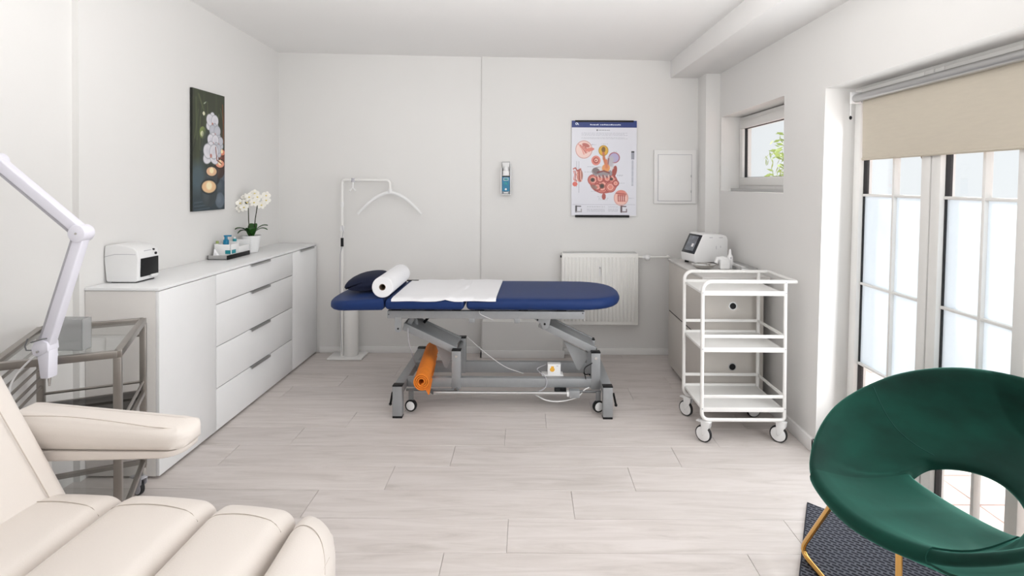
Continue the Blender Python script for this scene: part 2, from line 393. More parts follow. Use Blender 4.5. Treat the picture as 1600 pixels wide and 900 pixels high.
b = MB(); b.hexa([(1.29, -1.1, 2.35), (1.7, -1.1, 2.35), (1.7, 4.63, 2.35), (1.208, 4.63, 2.35), (1.29, -1.1, 2.75), (1.7, -1.1, 2.75), (1.7, 4.63, 2.75), (1.208, 4.63, 2.75)])
struct('trim_1', b, CEIL, 'boxed white ceiling beam along the top of the right wall', bevel=.004)
b = MB(); b.box(1.445, 1.60, 4.42, 4.70, 0, 2.40)
struct('trim_2', b, WALL, 'narrow white corner pilaster between back wall and small window', bevel=.004)
b = MB(); b.box(-.372, .30, 4.515, 4.63, 0, .30)
struct('trim_3', b, WALL, 'low white pipe casing along the back wall behind the table legs', bevel=.003)
b = MB(); b.box(-2.35, 1.80, -1.1, 4.8, -.12, -.012)
FL = struct('floor', b, CHAL, 'pale greige wood-look laminate plank floor')
joint = {-1: -.32, 0: -.075, 1: .213, 2: .52, 3: .80, 4: -.12, 5: .12, 6: .42, 7: .72, 8: -.15, 9: .2, 10: .5, 11: .8}
L = 1.19
for k in range(-15, 12):
    y0 = 2.121+.2175*k; y1 = min(y0+.2175, 4.70)
    if y1 < -1.0: continue
    j = joint.get(k, (k*.41) % L)
    x = j-4*L
    while x < 1.80:
        a, c = max(x, -2.30), min(x+L, 1.80)
        if c-a > .02:
            b = MB(); g = .0006; b.box(a+g, c-g, y0+g, y1-g, -.012, 0)
            part('plank', b, PLANK, FL, bevel=.0011, seg=1)
        x += L
b = MB(); b.box(-2.4, 1.8, -1.25, -1.1, -.1, 2.85); struct('wall_rear', b, WALL, 'plain white rear wall behind the camera')
# baseboards
def board(name, pts, h, lab):
    b = MB()
    for (x0, x1, y0, y1) in pts: b.box(x0, x1, y0, y1, 0, h)
    struct(name, b, TRIM, lab, cat='baseboard', bevel=.003)
board('baseboard_back', [(-1.765, -.385, 4.622, 4.64), (.31, 1.44, 4.604, 4.62)], .055, 'low white baseboard at the foot of the back wall')
board('baseboard_casing', [(-.386, .314, 4.501, 4.52), (-.386, -.37, 4.501, 4.64)], .062, 'low white baseboard around the pipe casing')
b = MB(); b.box(1.545, 1.57, 2.912, 4.41, 0, .075); b.box(1.545, 1.735, 2.912, 2.935, 0, .075)
struct('baseboard_right', b, TRIM, 'white baseboard turning into the door niche on the right', cat='baseboard', bevel=.003)
b = MB(); b.box(-2.19, wl(1)-.015, -1.0, 2.61, 0, .06)
struct('baseboard_left', b, TRIM, 'white baseboard on the left wall beside the steel cart', cat='baseboard', bevel=.003)

# ------------------------------------------------------------------ small window
w1 = thing('window_1', (1.73, 3.85, 1.41), 'small square white framed window deep in the right wall', 'window', kind='structure')
def frame_yz(x0, x1, y0, y1, z0, z1, w):
    b = MB(); b.box(x0, x1, y0, y1, z0, z0+w); b.box(x0, x1, y0, y1, z1-w, z1); b.box(x0, x1, y0, y0+w, z0+w, z1-w); b.box(x0, x1, y1-w, y1, z0+w, z1-w); return b
part('window_frame', frame_yz(1.705, 1.785, 3.32, 4.38, 1.42, 1.985, .035), FRAME, w1, bevel=.003)
part('window_sash', frame_yz(1.695, 1.765, 3.345, 4.355, 1.445, 1.955, .062), FRAME, w1, bevel=.006)
part('gasket', frame_yz(1.713, 1.735, 3.40, 4.298, 1.502, 1.898, .008), RUBB, w1)
b = MB(); b.box(1.722, 1.728, 3.405, 4.295, 1.505, 1.895); part('pane', b, GLASS, w1)
b = MB(); b.box(1.64, 1.75, 3.317, 4.383, 1.401, 1.421); part('window_sill', b, ALU, w1, label='grey metal drip sill')

# ------------------------------------------------------------------ french door with frosted panes
d1 = thing('door_1', (1.75, 2.0, 0), 'white glazed terrace door with muntins and frosted middle panes', 'door', kind='structure')
def shear(b):
    for v in b.bm.verts: v.co.y -= .03*v.co.z
    return b
b = frame_yz(1.72, 1.80, 1.20, 2.935, .0, 1.99, .05); b.bm.verts.ensure_lookup_table()
part('door_frame', shear(b), FRAME, d1, bevel=.003)
b = MB(); b.box(1.705, 1.80, 1.20, 2.92, .0, .028); part('threshold', b, ALU, d1, bevel=.003, label='grey metal threshold')
def leaf(y0, y1, mid, gasket_low=True):
    z0, z1 = .04, 1.94; st = .052
    b = MB(); b.box(1.700, 1.765, y0, y0+st, z0, z1); b.box(1.700, 1.765, y1-st, y1, z0, z1); b.box(1.700, 1.765, y0+st, y1-st, z0, z0+.075); b.box(1.700, 1.765, y0+st, y1-st, z1-.075, z1)
    lf = part('door_leaf', shear(b), FRAME, d1, bevel=.005)
    g = frame_yz(1.722, 1.748, y0+st-.002, y1-st+.002, z0+.073, z1-.073, .008); part('gasket', shear(g), RUBB, lf)
    rows = [z0+.08, .53, .945, 1.40, z1-.08]; cols = [y0+st, mid, y1-st]
    b = MB()
    for z in rows[1:-1]: b.box(1.716, 1.742, y0+st, y1-st, z-.0065, z+.0065)
    b.box(1.714, 1.744, mid-.0075, mid+.0075, rows[0], rows[-1])
    part('muntin', shear(b), FRAME, lf, bevel=.003)
    for i in range(4):
        for j in range(2):
            b = MB(); b.box(1.730, 1.735, cols[j]+.002, cols[j+1]-.002, rows[i]+.002, rows[i+1]-.002)
            frosted = i in (1, 2)
            part('pane', shear(b), FILM if frosted else GLASS, lf, label='frosted pane' if frosted else None)
    return lf
leaf(2.345, 2.885, 2.595)
leaf(1.880, 2.338, 2.088)
leaf(1.260, 1.800, 1.53)

# ------------------------------------------------------------------ roller blind
bl = thing('roller_blind', (1.70, 2.2, 1.57), 'beige fabric roller blind pulled part way down over the terrace door', 'blind')
def bshear(b): return b
b = MB(); b.cyl((1.672, 1.25, 1.893), (1.672, 2.775, 1.893), .021, n=20); part('blind_tube', b, ALU, bl, label='grey roller tube')
b = MB(); b.box(1.688, 1.690, 1.27, 2.745, 1.575, 1.893); part('blind_fabric', b, BLIND, bl)
b = MB(); b.cyl((1.689, 1.27, 1.583), (1.689, 2.745, 1.583), .0065, n=10); part('bottom_rail', b, BLIND, bl)
b = MB(); b.box(1.645, 1.705, 2.776, 2.786, 1.865, 1.925); part('bracket', b, WPL, bl, bevel=.003); b = MB(); b.box(1.645, 1.705, 1.236, 1.246, 1.865, 1.925); part('bracket', b, WPL, bl, bevel=.003)
b = MB(); b.tube([(1.652, 2.783, 1.90), (1.650, 2.784, 1.86), (1.650, 2.784, 1.80)], .0022, n=6); part('cord', b, WPL, bl)
b = MB(); b.ball((1.650, 2.784, 1.795), .007, 8, (1, 1, 1.5)); part('cord_weight', b, BLACK, bl, label='small black cord weight')

# ------------------------------------------------------------------ outside
b = MB(); b.box(1.81, 7, -2, 9, -.16, -.075); TR = struct('terrace', b, GROUT, 'sunlit terrace paved with pale pink tiles outside the glass door', cat='terrace')
for i in range(12):
    for j in range(22):
        x, y = 1.84+.32*i, 1.12+.262*j-.9
        b = MB(); b.box(x+.003, x+.317, y+.003, y+.259, -.09, -.07); part('tile', b, TILE, TR, bevel=.003, seg=1)
b = MB(); b.box(7, 7.2, -2, 14, -.16, 1.0); struct('garden_wall', b, TRIM, 'low white garden wall beyond the terrace', cat='wall')
def tree(loc, h, blobs, lab, nleaf):
    t = thing('leafy_tree', loc, lab, 'tree', group='trees in the garden')
    b = MB(); x, y, z = loc
    b.tube([(x, y, z), (x+.03, y, z+h*.3), (x-.04, y+.05, z+h*.6), (x, y, z+h)], [.09, .07, .05, .03], n=8)
    for c, r in blobs: b.tube([(x-.02, y+.02, z+h*.5), ((x+c[0])/2, (y+c[1])/2, z+h*.75), c], [.04, .025, .012], n=6)
    part('trunk', b, BARK, t)
    b = MB()
    for c, r in blobs:
        for k in range(int(nleaf*r*r)):
            d = Vector((random.gauss(0, 1), random.gauss(0, 1), random.gauss(0, 1))).normalized()*r*random.random()**.4
            p = Vector(c)+d; u = Vector((random.gauss(0, 1), random.gauss(0, 1), random.gauss(0, 1))).normalized(); w = u.orthogonal().normalized()
            s_ = random.uniform(.035, .07)
            b.face([b.v(p-u*s_), b.v(p+w*s_*.4), b.v(p+u*s_), b.v(p-w*s_*.4)])
    part('foliage', b, FOL, t, kind='stuff', smooth=False)
tree((3.6, 7.2, -.1), 3.2, [((3.62, 7.0, 1.75), .52), ((3.6, 6.7, 1.9), .35), ((3.1, 6.6, 3.2), .8), ((3.3, 6.2, 4.0), .9), ((2.7, 6.0, 3.8), .6)], 'yellow-green leafy tree outside the small window', 2300)  # high leaf clusters are out of view, added to block sun at the small window
tree((3.9, 5.2, -.1), 3.4, [((2.58, 4.45, 3.0), .38), ((2.85, 5.0, 3.5), .42), ((2.4, 4.0, 2.65), .24), ((3.3, 5.0, 3.4), .4)], 'tall tree standing beyond the terrace whose branches shade the door', 420)

# ------------------------------------------------------------------ wall items
def canvas_obj(name, parent, origin, ux, uz, img, m, depthdir, thick):
    """flat print: grid of coloured quads; img[h,w,3] sRGB, row 0 at top"""
    h, w, _ = img.shape
    lin = np.where(img <= .04045, img/12.92, ((img+.055)/1.055)**2.4)
    O = Vector(origin)-ORG[parent.name]; ux = np.array(ux); uz = np.array(uz)
    gx, gy = np.meshgrid(np.arange(w+1)/w, np.arange(h+1)/h)
    V = np.array(O)[None, :] + gx.reshape(-1, 1)*ux[None, :] + (1-gy).reshape(-1, 1)*uz[None, :]
    i = np.arange(w*h); r, c = i//w, i % w; a = r*(w+1)+c
    F = np.stack([a+w+1, a+w+2, a+1, a], 1)
    me = bpy.data.meshes.new(name); me.from_pydata(V.tolist(), [], F.tolist())
    at = me.color_attributes.new('paint', 'FLOAT_COLOR', 'CORNER')
    col = np.ones((w*h, 4, 4)); col[:, :, :3] = lin.reshape(-1, 1, 3)
    at.data.foreach_set('color', col.reshape(-1).astype(np.float32))
    me.materials.append(m)
    o = bpy.data.objects.new(name, me); C.objects.link(o); o.parent = parent; ORG[o.name] = ORG[parent.name]
    return o
class Img:
    def __init__(s, w, h, bgc):
        s.w, s.h = w, h; s.a = np.ones((h, w, 3))*np.array(bgc)/255.
        s.y, s.x = np.mgrid[0:h, 0:w]; s.x = (s.x+.5)/w; s.y = (s.y+.5)/h; s.asp = h/w
    def blend(s, k, c): k = np.clip(k, 0, 1)[..., None]; s.a = s.a*(1-k)+np.array(c)/255.*k
    def ell(s, cx, cy, rx, ry, c, ang=0, soft=.08, al=1):
        dx, dy = s.x-cx, (s.y-cy)*s.asp; t = math.radians(ang); u = dx*math.cos(t)+dy*math.sin(t); v = -dx*math.sin(t)+dy*math.cos(t)
        d = np.sqrt((u/rx)**2+(v/ry)**2); s.blend(al*(1-d)/soft+.5*al, c) if al == 1 else s.blend(np.clip((1-d)/soft+.5, 0, 1)*al, c)
    def ringe(s, cx, cy, rx, ry, wd, c, ang=0, al=1):
        dx, dy = s.x-cx, (s.y-cy)*s.asp; t = math.radians(ang); u = dx*math.cos(t)+dy*math.sin(t); v = -dx*math.sin(t)+dy*math.cos(t)
        d = np.abs(np.sqrt((u/rx)**2+(v/ry)**2)-1)*min(rx, ry); s.blend(np.clip(1.3-d/wd, 0, 1)*al, c)
    def line(s, pts, wd, c, al=1):
        for (x0, y0), (x1, y1) in zip(pts[:-1], pts[1:]):
            y0, y1 = y0*s.asp, y1*s.asp; dx, dy = x1-x0, y1-y0; L2 = dx*dx+dy*dy+1e-12
            t = np.clip(((s.x-x0)*dx+(s.y*s.asp-y0)*dy)/L2, 0, 1); d = np.hypot(s.x-x0-t*dx, s.y*s.asp-y0-t*dy)
            s.blend(np.clip(1.5-d/wd, 0, 1)*al, c)
    def rect(s, x0, x1, y0, y1, c, al=1): s.blend(((s.x > x0) & (s.x < x1) & (s.y > y0) & (s.y < y1))*al, c)
rg = np.random.RandomState(3)
# dark spa canvas on the left wall
P = Img(96, 208, (62, 66, 52))
P.blend(np.clip((P.y-.55)*2.5, 0, 1)*.8, (62, 78, 92)); P.blend(np.clip((P.y-.85)*6, 0, 1)*.5, (30, 40, 46))
for k in range(26):
    x = rg.rand(); y = rg.rand()*.55; dx = rg.uniform(-.25, .25); g = rg.choice([0, 1, 2])
    P.line([(x, y), (x+dx, y+rg.uniform(.15, .35))], rg.uniform(.006, .022), [(118, 128, 84), (92, 104, 74), (34, 38, 32)][g], .5)
for x, w_ in ((.12, .05), (.33, .03), (.72, .035)): P.line([(x, 0), (x+.03, .6)], w_, (72, 82, 58), .45)
P.line([(.93, .08), (.97, .42)], .012, (150, 84, 52), .8); P.line([(.99, .15), (.9, .45)], .010, (120, 60, 44), .7)
P.ell(.36, .10, .05, .012, (160, 170, 150), -30); P.ell(.33, .19, .035, .035, (228, 226, 200)); P.ell(.30, .35, .10, .11, (128, 142, 84)); P.ell(.28, .36, .05, .05, (214, 216, 176))
P.ell(.38, .56, .16, .55, (58, 66, 62), 4, .4, .8); P.ell(.15, .72, .22, .26, (90, 112, 128), 0, .8, .55)
for y, w_ in ((.93, .5), (.96, .6), (.99, .5)): P.line([(.05, y), (w_, y-.01)], .012, (96, 112, 120), .5)
def cand(cx, cy, r, body, wax):
    P.ell(cx, cy+.045, r*.98, r*1.05, body, 0, .12); P.ell(cx-r*.35, cy+.05, r*.4, r*.7, tuple(q+26 for q in body), 0, .9, .7); P.ell(cx, cy, r, r*.55, tuple(int(q*.7) for q in body), 0, .1); P.ell(cx, cy, r*.86, r*.44, wax, 0, .15)
    P.ell(cx, cy-.008, r*.35, r*.28, (255, 240, 200), 0, .5); P.line([(cx, cy-.004), (cx+.01, cy-.03)], .016, (255, 236, 190))
for cx, cy, r, c in ((.96, .70, .12, (88, 96, 108)), (.86, .80, .15, (70, 80, 90)), (.84, .92, .15, (98, 110, 122)), (.70, .72, .14, (40, 44, 48))): P.ell(cx, cy, r, r*1.0, c, 0, .2); P.ell(cx-.03, cy-.01, r*.5, r*.5, tuple(q+22 for q in c), 0, .9, .6)
cand(.90, .50, .13, (112, 62, 50), (226, 138, 108)); cand(.84, .60, .17, (64, 48, 44), (232, 158, 130)); cand(.57, .67, .19, (66, 72, 76), (230, 188, 150)); cand(.49, .80, .26, (58, 66, 70), (236, 196, 150))
for cx, cy, r, q in ((.60, .255, .17, 0), (.68, .34, .16, 1), (.80, .42, .13, 1), (.62, .42, .16, 0), (.72, .49, .14, 1), (.55, .525, .21, 0)):
    base = (226, 224, 230) if q == 0 else (196, 198, 206)
    for a, k1, k2 in ((90, .62, .5), (210, .72, .52), (330, .72, .52), (150, .66, .62), (30, .66, .62)):
        t = math.radians(a); px_, py_ = cx+.52*r*math.cos(t), cy-.52*r*math.sin(t)/P.asp
        P.ell(px_, py_, r*k1*1.06, r*k2*1.06, (128, 130, 140), -a, .1); P.ell(px_, py_, r*k1, r*k2, base, -a, .2); P.ell(px_, py_, r*k1*.5, r*k2*.4, (206, 204, 214), -a, .9, .5)
    P.ell(cx, cy+.012, r*.16, r*.18, (190, 130, 120), 0, .4)
P.line([(.70, .46), (.74, .57), (.9, .60)], .012, (130, 70, 54))
pa = thing('wall_canvas', (-2.11, 3.59, 1.255), 'tall dark canvas of white orchids, candles and stones on the left wall', 'picture')
b = MB(); b.box(-2.134, -2.1185, 3.442, 3.806, 1.262, 2.048)
part('stretcher_block', b, mat('canvas_side', (.016, .018, .014), .7), pa)
canvas_obj('canvas_print', pa, (-2.118, 3.442, 1.262), (0, .364, 0), (0, 0, .786), P.a, CANVAS, None, 0)

# anatomy chart
P = Img(170, 250, (226, 226, 234))
P.rect(0, 1, 0, .072, (12, 44, 118)); P.rect(.07, .94, 0, .018, (12, 14, 20))
for k in range(22):
    if k in (6,): continue
    P.rect(.285+.0215*k, .285+.0215*k+.017, .036 if k % 5 == 0 else .040, .050, (226, 232, 244))
P.ringe(.075, .033, .014, .014, .006, (240, 244, 250)); P.line([(.09, .026), (.105, .044)], .005, (240, 244, 250))
P.rect(.385, .40, .092, .108, (70, 70, 76))
for k in range(12): P.rect(.41+.0155*k, .42+.0155*k, .097, .105, (120, 120, 128))
def txt(x0, x1, y, al=.45, hgt=.005, c=(120, 122, 132)):
    x = x0
    while x < x1:
        w_ = rg.uniform(.012, .04); P.rect(x, min(x+w_, x1), y, y+hgt, c, al); x += w_+.008
for i, y in enumerate((.128, .140, .150, .176, .186)): txt(.15, .86-.05*(i % 2), y, .4)
for (x0, x1, y) in ((.30, .38, .25), (.45, .56, .245), (.64, .70, .325), (.24, .36, .485), (.20, .33, .54), (.70, .80, .57), (.70, .78, .58), (.72, .82, .655), (.33, .44, .71), (.30, .41, .745), (.40, .52, .80), (.42, .58, .815), (.42, .56, .83), (.84, .96, .815)): txt(x0, x1, y, .5)
P.line([(.33, .248), (.24, .27)], .003, (120, 120, 130), .5); P.line([(.08, .43), (.08, .70)], .003, (120, 120, 130), .6); P.line([(.115, .43), (.115, .76)], .003, (120, 120, 130), .6)
P.rect(.915, .965, .32, .335, (52, 54, 62)); P.rect(.915, .965, .337, .41, (150, 152, 164)); P.rect(.925, .955, .415, .69, (196, 198, 208)); 
for k in range(16): P.rect(.925, .955, .42+.017*k, .424+.017*k, (170, 172, 184))
pk, pkd, pkl, rd = (222, 132, 118), (176, 78, 68), (240, 190, 176), (150, 48, 44)
P.ell(.19, .305, .125, .135, (242, 210, 202), 0, .1); P.ringe(.19, .305, .125, .135, .006, (206, 150, 140))
for k in range(9): P.line([(.11+.012*k, .25+.004*k), (.16+.01*k, .30), (.19+.016*k, .355-.006*k)], .007, [pk, pkl, pkd][k % 3], .9)
P.ell(.28, .305, .07, .028, pk, -10); P.ell(.22, .26, .06, .03, pkd, 20, .2, .8)
P.ell(.375, .42, .07, .075, pk, 0, .1); P.ell(.375, .42, .045, .047, pkd); P.ell(.38, .418, .026, .028, pkl); P.ell(.375, .42, .012, .014, rd)
P.ell(.49, .315, .072, .078, (222, 172, 40), 0, .06); P.ell(.49, .305, .03, .045, (120, 84, 24)); P.line([(.49, .34), (.50, .40), (.53, .47)], .018, (196, 110, 70)); P.ringe(.49, .315, .072, .078, .005, (170, 120, 30))
P.ell(.655, .39, .080, .078, (182, 172, 206), 0, .06); P.ringe(.655, .39, .080, .078, .008, (160, 74, 84))
P.line([(.60, .41), (.585, .46), (.55, .52)], .05, (190, 184, 190)); P.line([(.57, .40), (.56, .47)], .010, (150, 90, 90))
P.ell(.66, .535, .036, .09, (160, 62, 48), 12, .1)
P.ell(.50, .655, .215, .165, pkd, 0, .04)
for (x, y, r) in ((.335, .625, .085), (.47, .69, .115), (.62, .62, .075), (.60, .70, .085), (.40, .70, .06), (.55, .61, .06), (.44, .615, .06), (.68, .66, .05)):
    P.ell(x, y, r, r, pk, 0, .08); P.ringe(x, y, r*.92, r*.92, .007, rd); P.ringe(x, y, r*.68, r*.68, .006, pkd); P.ringe(x, y, r*.48, r*.48, .006, pkl)
for (x, y, r) in ((.325, .625, .034), (.47, .69, .038), (.615, .615, .026)): P.ell(x, y, r, r, (92, 56, 40)); P.ell(x, y, r*.5, r*.5, (40, 26, 20))
P.ell(.47, .545, .16, .085, (150, 140, 142), 8, .06); P.ell(.50, .51, .15, .04, (222, 216, 216), -6, .2); P.ell(.38, .53, .06, .045, (120, 106, 108), 30)
P.ell(.53, .50, .06, .065, (226, 150, 84), 20, .2); P.line([(.53, .42), (.54, .49)], .02, (214, 120, 80)); P.line([(.40, .545), (.50, .53), (.58, .55)], .010, (120, 40, 44))
for k in range(10): P.line([(.40+.028*k, .575+.006*(k % 3)), (.41+.028*k, .60)], .007, [pkl, rd][k % 2])
P.ell(.50, .80, .03, .05, pkd, 0, .1); P.ell(.35, .70, .05, .03, (140, 110, 100), 20, .3, .8)
P.ell(.13, .58, .045, .10, (170, 110, 96), 0, .1); P.ell(.055, .67, .038, .036, (224, 110, 96))
for k in range(6): P.line([(.03+.022*k, .53), (.05+.018*k, .57), (.035+.022*k, .62), (.06+.02*k, .64)], .006, [pk, pkd, pkl][k % 3])
P.line([(.03, .51), (.06, .50), (.09, .53), (.14, .51)], .009, pkd)
P.ell(.765, .815, .105, .115, pkl, 0, .05); P.ringe(.765, .815, .105, .115, .008, (214, 150, 140)); P.ell(.765, .76, .07, .04, pk, 0, .3)
for k in range(4): P.line([(.725+.032*k, .79), (.728+.031*k, .845)], .013, pkd); P.line([(.737+.032*k, .80), (.739+.031*k, .84)], .006, (246, 216, 208))
P.line([(.69, .765), (.84, .775)], .008, pkd)
P.line([(.02, .885), (.98, .885)], .003, (190, 190, 200))
for (x, c1, c2) in ((.07, (60, 56, 60), (160, 156, 160)), (.765, (60, 30, 36), (120, 100, 106))):
    P.line([(x+.005, .905), (x+.005, .962)], .012, c1); P.line([(x, .903), (x+.075, .905)], .007, c1); P.line([(x+.01, .962), (x+.085, .962), (x+.085, .935)], .008, c2)
for k in range(7): txt(.24, .52, .905+.0085*k, .35, .004); txt(.57, .72, .905+.0085*k, .35, .004)
po = thing('anatomy_poster', (.645, 4.605, 1.165), 'anatomy poster of the digestive organs with a blue header on the back wall', 'poster')
b = MB(); b.box(.372, .922, 4.601, 4.605, 1.180, 1.985); part('poster_sheet', b, WPL, po)
canvas_obj('poster_print', po, (.372, 4.6003, 1.185), (.55, 0, 0), (0, 0, .80), P.a, PRINT, None, 0)
b = MB(); b.cyl((.405, 4.599, 1.178), (.862, 4.599, 1.178), .010, n=12); part('bottom_bar', b, BLACK, po, label='black round bottom bar')
b = MB(); b.box(.40, .895, 4.594, 4.601, 1.974, 1.988); part('hanging_bar', b, BLACK, po, bevel=.002)

# disinfectant dispenser
dp = thing('soap_dispenser', (-.179, 4.58, 1.355), 'white wall dispenser with a teal labelled bottle, left of the poster', 'dispenser')
b = MB(); b.box(-.219, -.139, 4.60, 4.612, 1.36, 1.635); b.box(-.221, -.214, 4.535, 4.612, 1.36, 1.58); b.box(-.144, -.137, 4.535, 4.612, 1.36, 1.58); b.box(-.219, -.139, 4.535, 4.612, 1.355, 1.362)
part('housing', b, WPL, dp, bevel=.002)
b = MB(); b.pad(rrect(-.212, -.146, 4.542, 4.598, .01), 1.364, 1.52, .006); b.pad(rrect(-.206, -.152, 4.548, 4.592, .01), 1.515, 1.56, .012); b.cyl((-.179, 4.57, 1.55), (-.179, 4.57, 1.59), .022)
part('bottle', b, WPL, dp)
b = MB(); b.box(-.2105, -.1475, 4.5395, 4.5415, 1.385, 1.515); part('bottle_label', b, BLUE, dp, label='teal and blue label')
b = MB(); b.box(-.2105, -.1475, 4.5385, 4.5405, 1.505, 1.515); part('label_band', b, BLACK, dp); b = MB(); b.box(-.2105, -.1475, 4.5385, 4.5405, 1.366, 1.384); part('label_band', b, SCREENG, dp)
b = MB(); b.box(-.199, -.159, 4.5375, 4.5392, 1.475, 1.498); part('label_print', b, WPL, dp); b = MB(); b.ball((-.180, 4.539, 1.402), .009, 10, (1, .15, 1)); part('label_dot', b, WPL, dp); b = MB(); b.box(-.196, -.162, 4.5375, 4.5392, 1.369, 1.377); part('label_print', b, TEAL if False else WPL, dp)
b = MB(); b.box(-.196, -.162, 4.5368, 4.5376, 1.478, 1.495); b.box(-.192, -.166, 4.5375, 4.5392, 1.44, 1.462); part('label_text', b, TEAL, dp)
b = MB(); b.tube([(-.211, 4.60, 1.56), (-.211, 4.53, 1.60), (-.211, 4.525, 1.63), (-.147, 4.525, 1.63), (-.147, 4.53, 1.60), (-.147, 4.60, 1.56)], .004, n=8); part('elbow_lever', b, ALU, dp)
# fuse box
fb = thing('fuse_box', (1.24, 4.60, 1.285), 'flat white fuse box panel right of the poster', 'panel')
b = MB(); b.box(1.070, 1.425, 4.597, 4.614, 1.287, 1.742); part('box_frame', b, TRIM, fb, bevel=.004)
b = MB(); b.box(1.105, 1.385, 4.590, 4.598, 1.312, 1.70); part('box_door', b, TRIM, fb, bevel=.003)
b = MB(); b.box(1.101, 1.389, 4.5955, 4.5972, 1.308, 1.704); part('door_gap', b, LAMPG, fb)
b = MB(); b.cyl((1.12, 4.591, 1.51), (1.12, 4.583, 1.51), .012); part('latch', b, WPL, fb)
b = MB(); b.box(1.378, 1.386, 4.586, 4.592, 1.38, 1.40); part('hinge', b, ALU, fb); b = MB(); b.box(1.378, 1.386, 4.586, 4.592, 1.51, 1.53); part('hinge', b, ALU, fb)

# radiator
rd_ = thing('radiator', (.60, 4.53, .28), 'white ribbed panel radiator low on the back wall', 'radiator')
b = MB(); b.box(.288, .922, 4.49, 4.60, .282, .875); part('radiator_body', b, RADM, rd_, bevel=.008)
b = MB(); b.box(.300, .910, 4.50, 4.585, .872, .879); part('top_grille', b, ALU, rd_)
for k in range(20):
    x = .319+.0302*k
    b = MB(); b.prism([(x-.009, 4.491), (x+.009, 4.491), (x+.005, 4.480), (x-.005, 4.480)], 'z', .315, .845); part('rib', b, RADM, rd_, bevel=.002, seg=1)
b = MB(); b.cyl((.925, 4.53, .843), (.962, 4.53, .843), .010); b.cyl((1.0, 4.53, .843), (1.19, 4.53, .843), .008); b.cyl((1.19, 4.53, .843), (1.19, 4.61, .843), .008); part('pipe', b, RADM, rd_)
b = MB(); b.cyl((.962, 4.53, .843), (.982, 4.53, .843), .014); b.ball((1.0, 4.515, .840), .026, 14, (1, 1.1, 1)); part('thermostat_valve', b, WPL, rd_)
b = MB(); b.cyl((.278, 4.53, .845), (.290, 4.53, .845), .010); part('bleed_plug', b, BLACK, rd_)
b = MB(); b.cyl((.600, 4.482, .76), (.600, 4.470, .76), .008); b.box(.593, .607, 4.470, 4.478, .69, .775); part('heat_meter', b, WPL, rd_, bevel=.002)
b = MB(); b.box(-.50, -.455, 4.624, 4.636, .30, .345); soc = part('wall_socket', b, WPL, None, bevel=.002, loc=(-.478, 4.65, .3), label='small white wall socket behind the blue massage table', cat='socket')

# ------------------------------------------------------------------ sideboard
sb = thing('sideboard', (-1.97, 3.64, 0), 'long white lacquered sideboard with doors and drawers along the left wall', 'sideboard')
XB = -2.112
b = MB(); b.box(-2.119, -1.812, 2.665, 4.61, .02, .918); part('carcass', b, CARC, sb, bevel=.001)
b = MB(); b.box(-2.149, -1.806, 2.640, 2.664, .012, .918); part('side_panel', b, CARC, sb, bevel=.002)
b = MB(); b.box(-2.116, -1.806, 4.600, 4.620, .012, .918); part('side_panel', b, CARC, sb, bevel=.002)
b = MB(); b.hexa([(-2.150, 2.636, .9195), (-1.787, 2.636, .9195), (-1.787, 4.622, .9195), (-2.1165, 4.622, .9195), (-2.150, 2.636, .934), (-1.787, 2.636, .934), (-1.787, 4.622, .934), (-2.1165, 4.622, .934)]); part('top_panel', b, LACQ, sb, bevel=.002, label='glossy white top')
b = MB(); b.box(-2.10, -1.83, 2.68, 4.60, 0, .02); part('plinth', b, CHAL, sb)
def handle(y0, y1, z, parent):
    b = MB(); b.box(-1.800, -1.776, y0, y1, z-.003, z+.0005); b.box(-1.779, -1.776, y0, y1, z-.014, z); part('handle', b, ALU, parent, label='slim aluminium edge pull')
for y0, y1, hy in ((2.640, 3.123, None), (4.147, 4.620, (4.28, 4.54))):
    b = MB(); b.box(-1.806, -1.788, y0, y1, .014, .916); dr = part('door', b, LACQ, sb, bevel=.0015)
    if hy: handle(hy[0], hy[1], .9165, dr)
for z0, z1 in ((.746, .916), (.501, .741), (.258, .496), (.014, .253)):
    b = MB(); b.box(-1.806, -1.788, 3.128, 4.142, z0, z1); dr = part('drawer', b, LACQ, sb, bevel=.0015); handle(3.51, 3.766, z1+.001, dr)

# steriliser on the sideboard
st = thing('tabletop_steriliser', (-2.06, 2.8300, .936), 'white rounded tabletop steriliser with a black front on the sideboard', 'device')
b = MB()
prof = [(-2.135, .948), (-2.128, .940), (-1.985, .940), (-1.976, .948), (-1.972, 1.06), (-1.978, 1.095), (-1.995, 1.112), (-2.03, 1.124), (-2.08, 1.129), (-2.140, 1.126), (-2.145, 1.06)]
b.prism(prof, 'y', 2.7540, 2.9140); part('housing', b, WPL, st, bevel=.006, seg=3)
b = MB(); b.tube([(-2.143, 2.7535, 1.068), (-2.09, 2.7535, 1.081), (-2.03, 2.7535, 1.082), (-1.984, 2.7535, 1.080)], .0012, n=5); part('lid_seam', b, LAMPG, st)
b = MB(); b.box(-1.975, -1.968, 2.7730, 2.9020, .963, 1.057); part('front_window', b, BLACK, st, bevel=.002, label='black front window')
b = MB(); b.box(-1.973, -1.962, 2.8400, 2.8950, .955, .967); part('door_grip', b, WPL, st, bevel=.002)
b = MB(); b.cyl((-1.974, 2.8850, 1.073), (-1.969, 2.8850, 1.073), .007); b.cyl((-1.980, 2.8750, 1.094), (-1.973, 2.8750, 1.094), .005); part('button', b, BLACK, st)
b = MB()
for k in range(5): b.box(-1.982, -1.974, 2.8050+.011*k, 2.8110+.011*k, 1.092, 1.0945)
part('indicator', b, LAMPG, st)
b = MB(); b.box(-2.12, -1.99, 2.7700, 2.9000, .9345, .941); part('foot', b, BLACK, st)

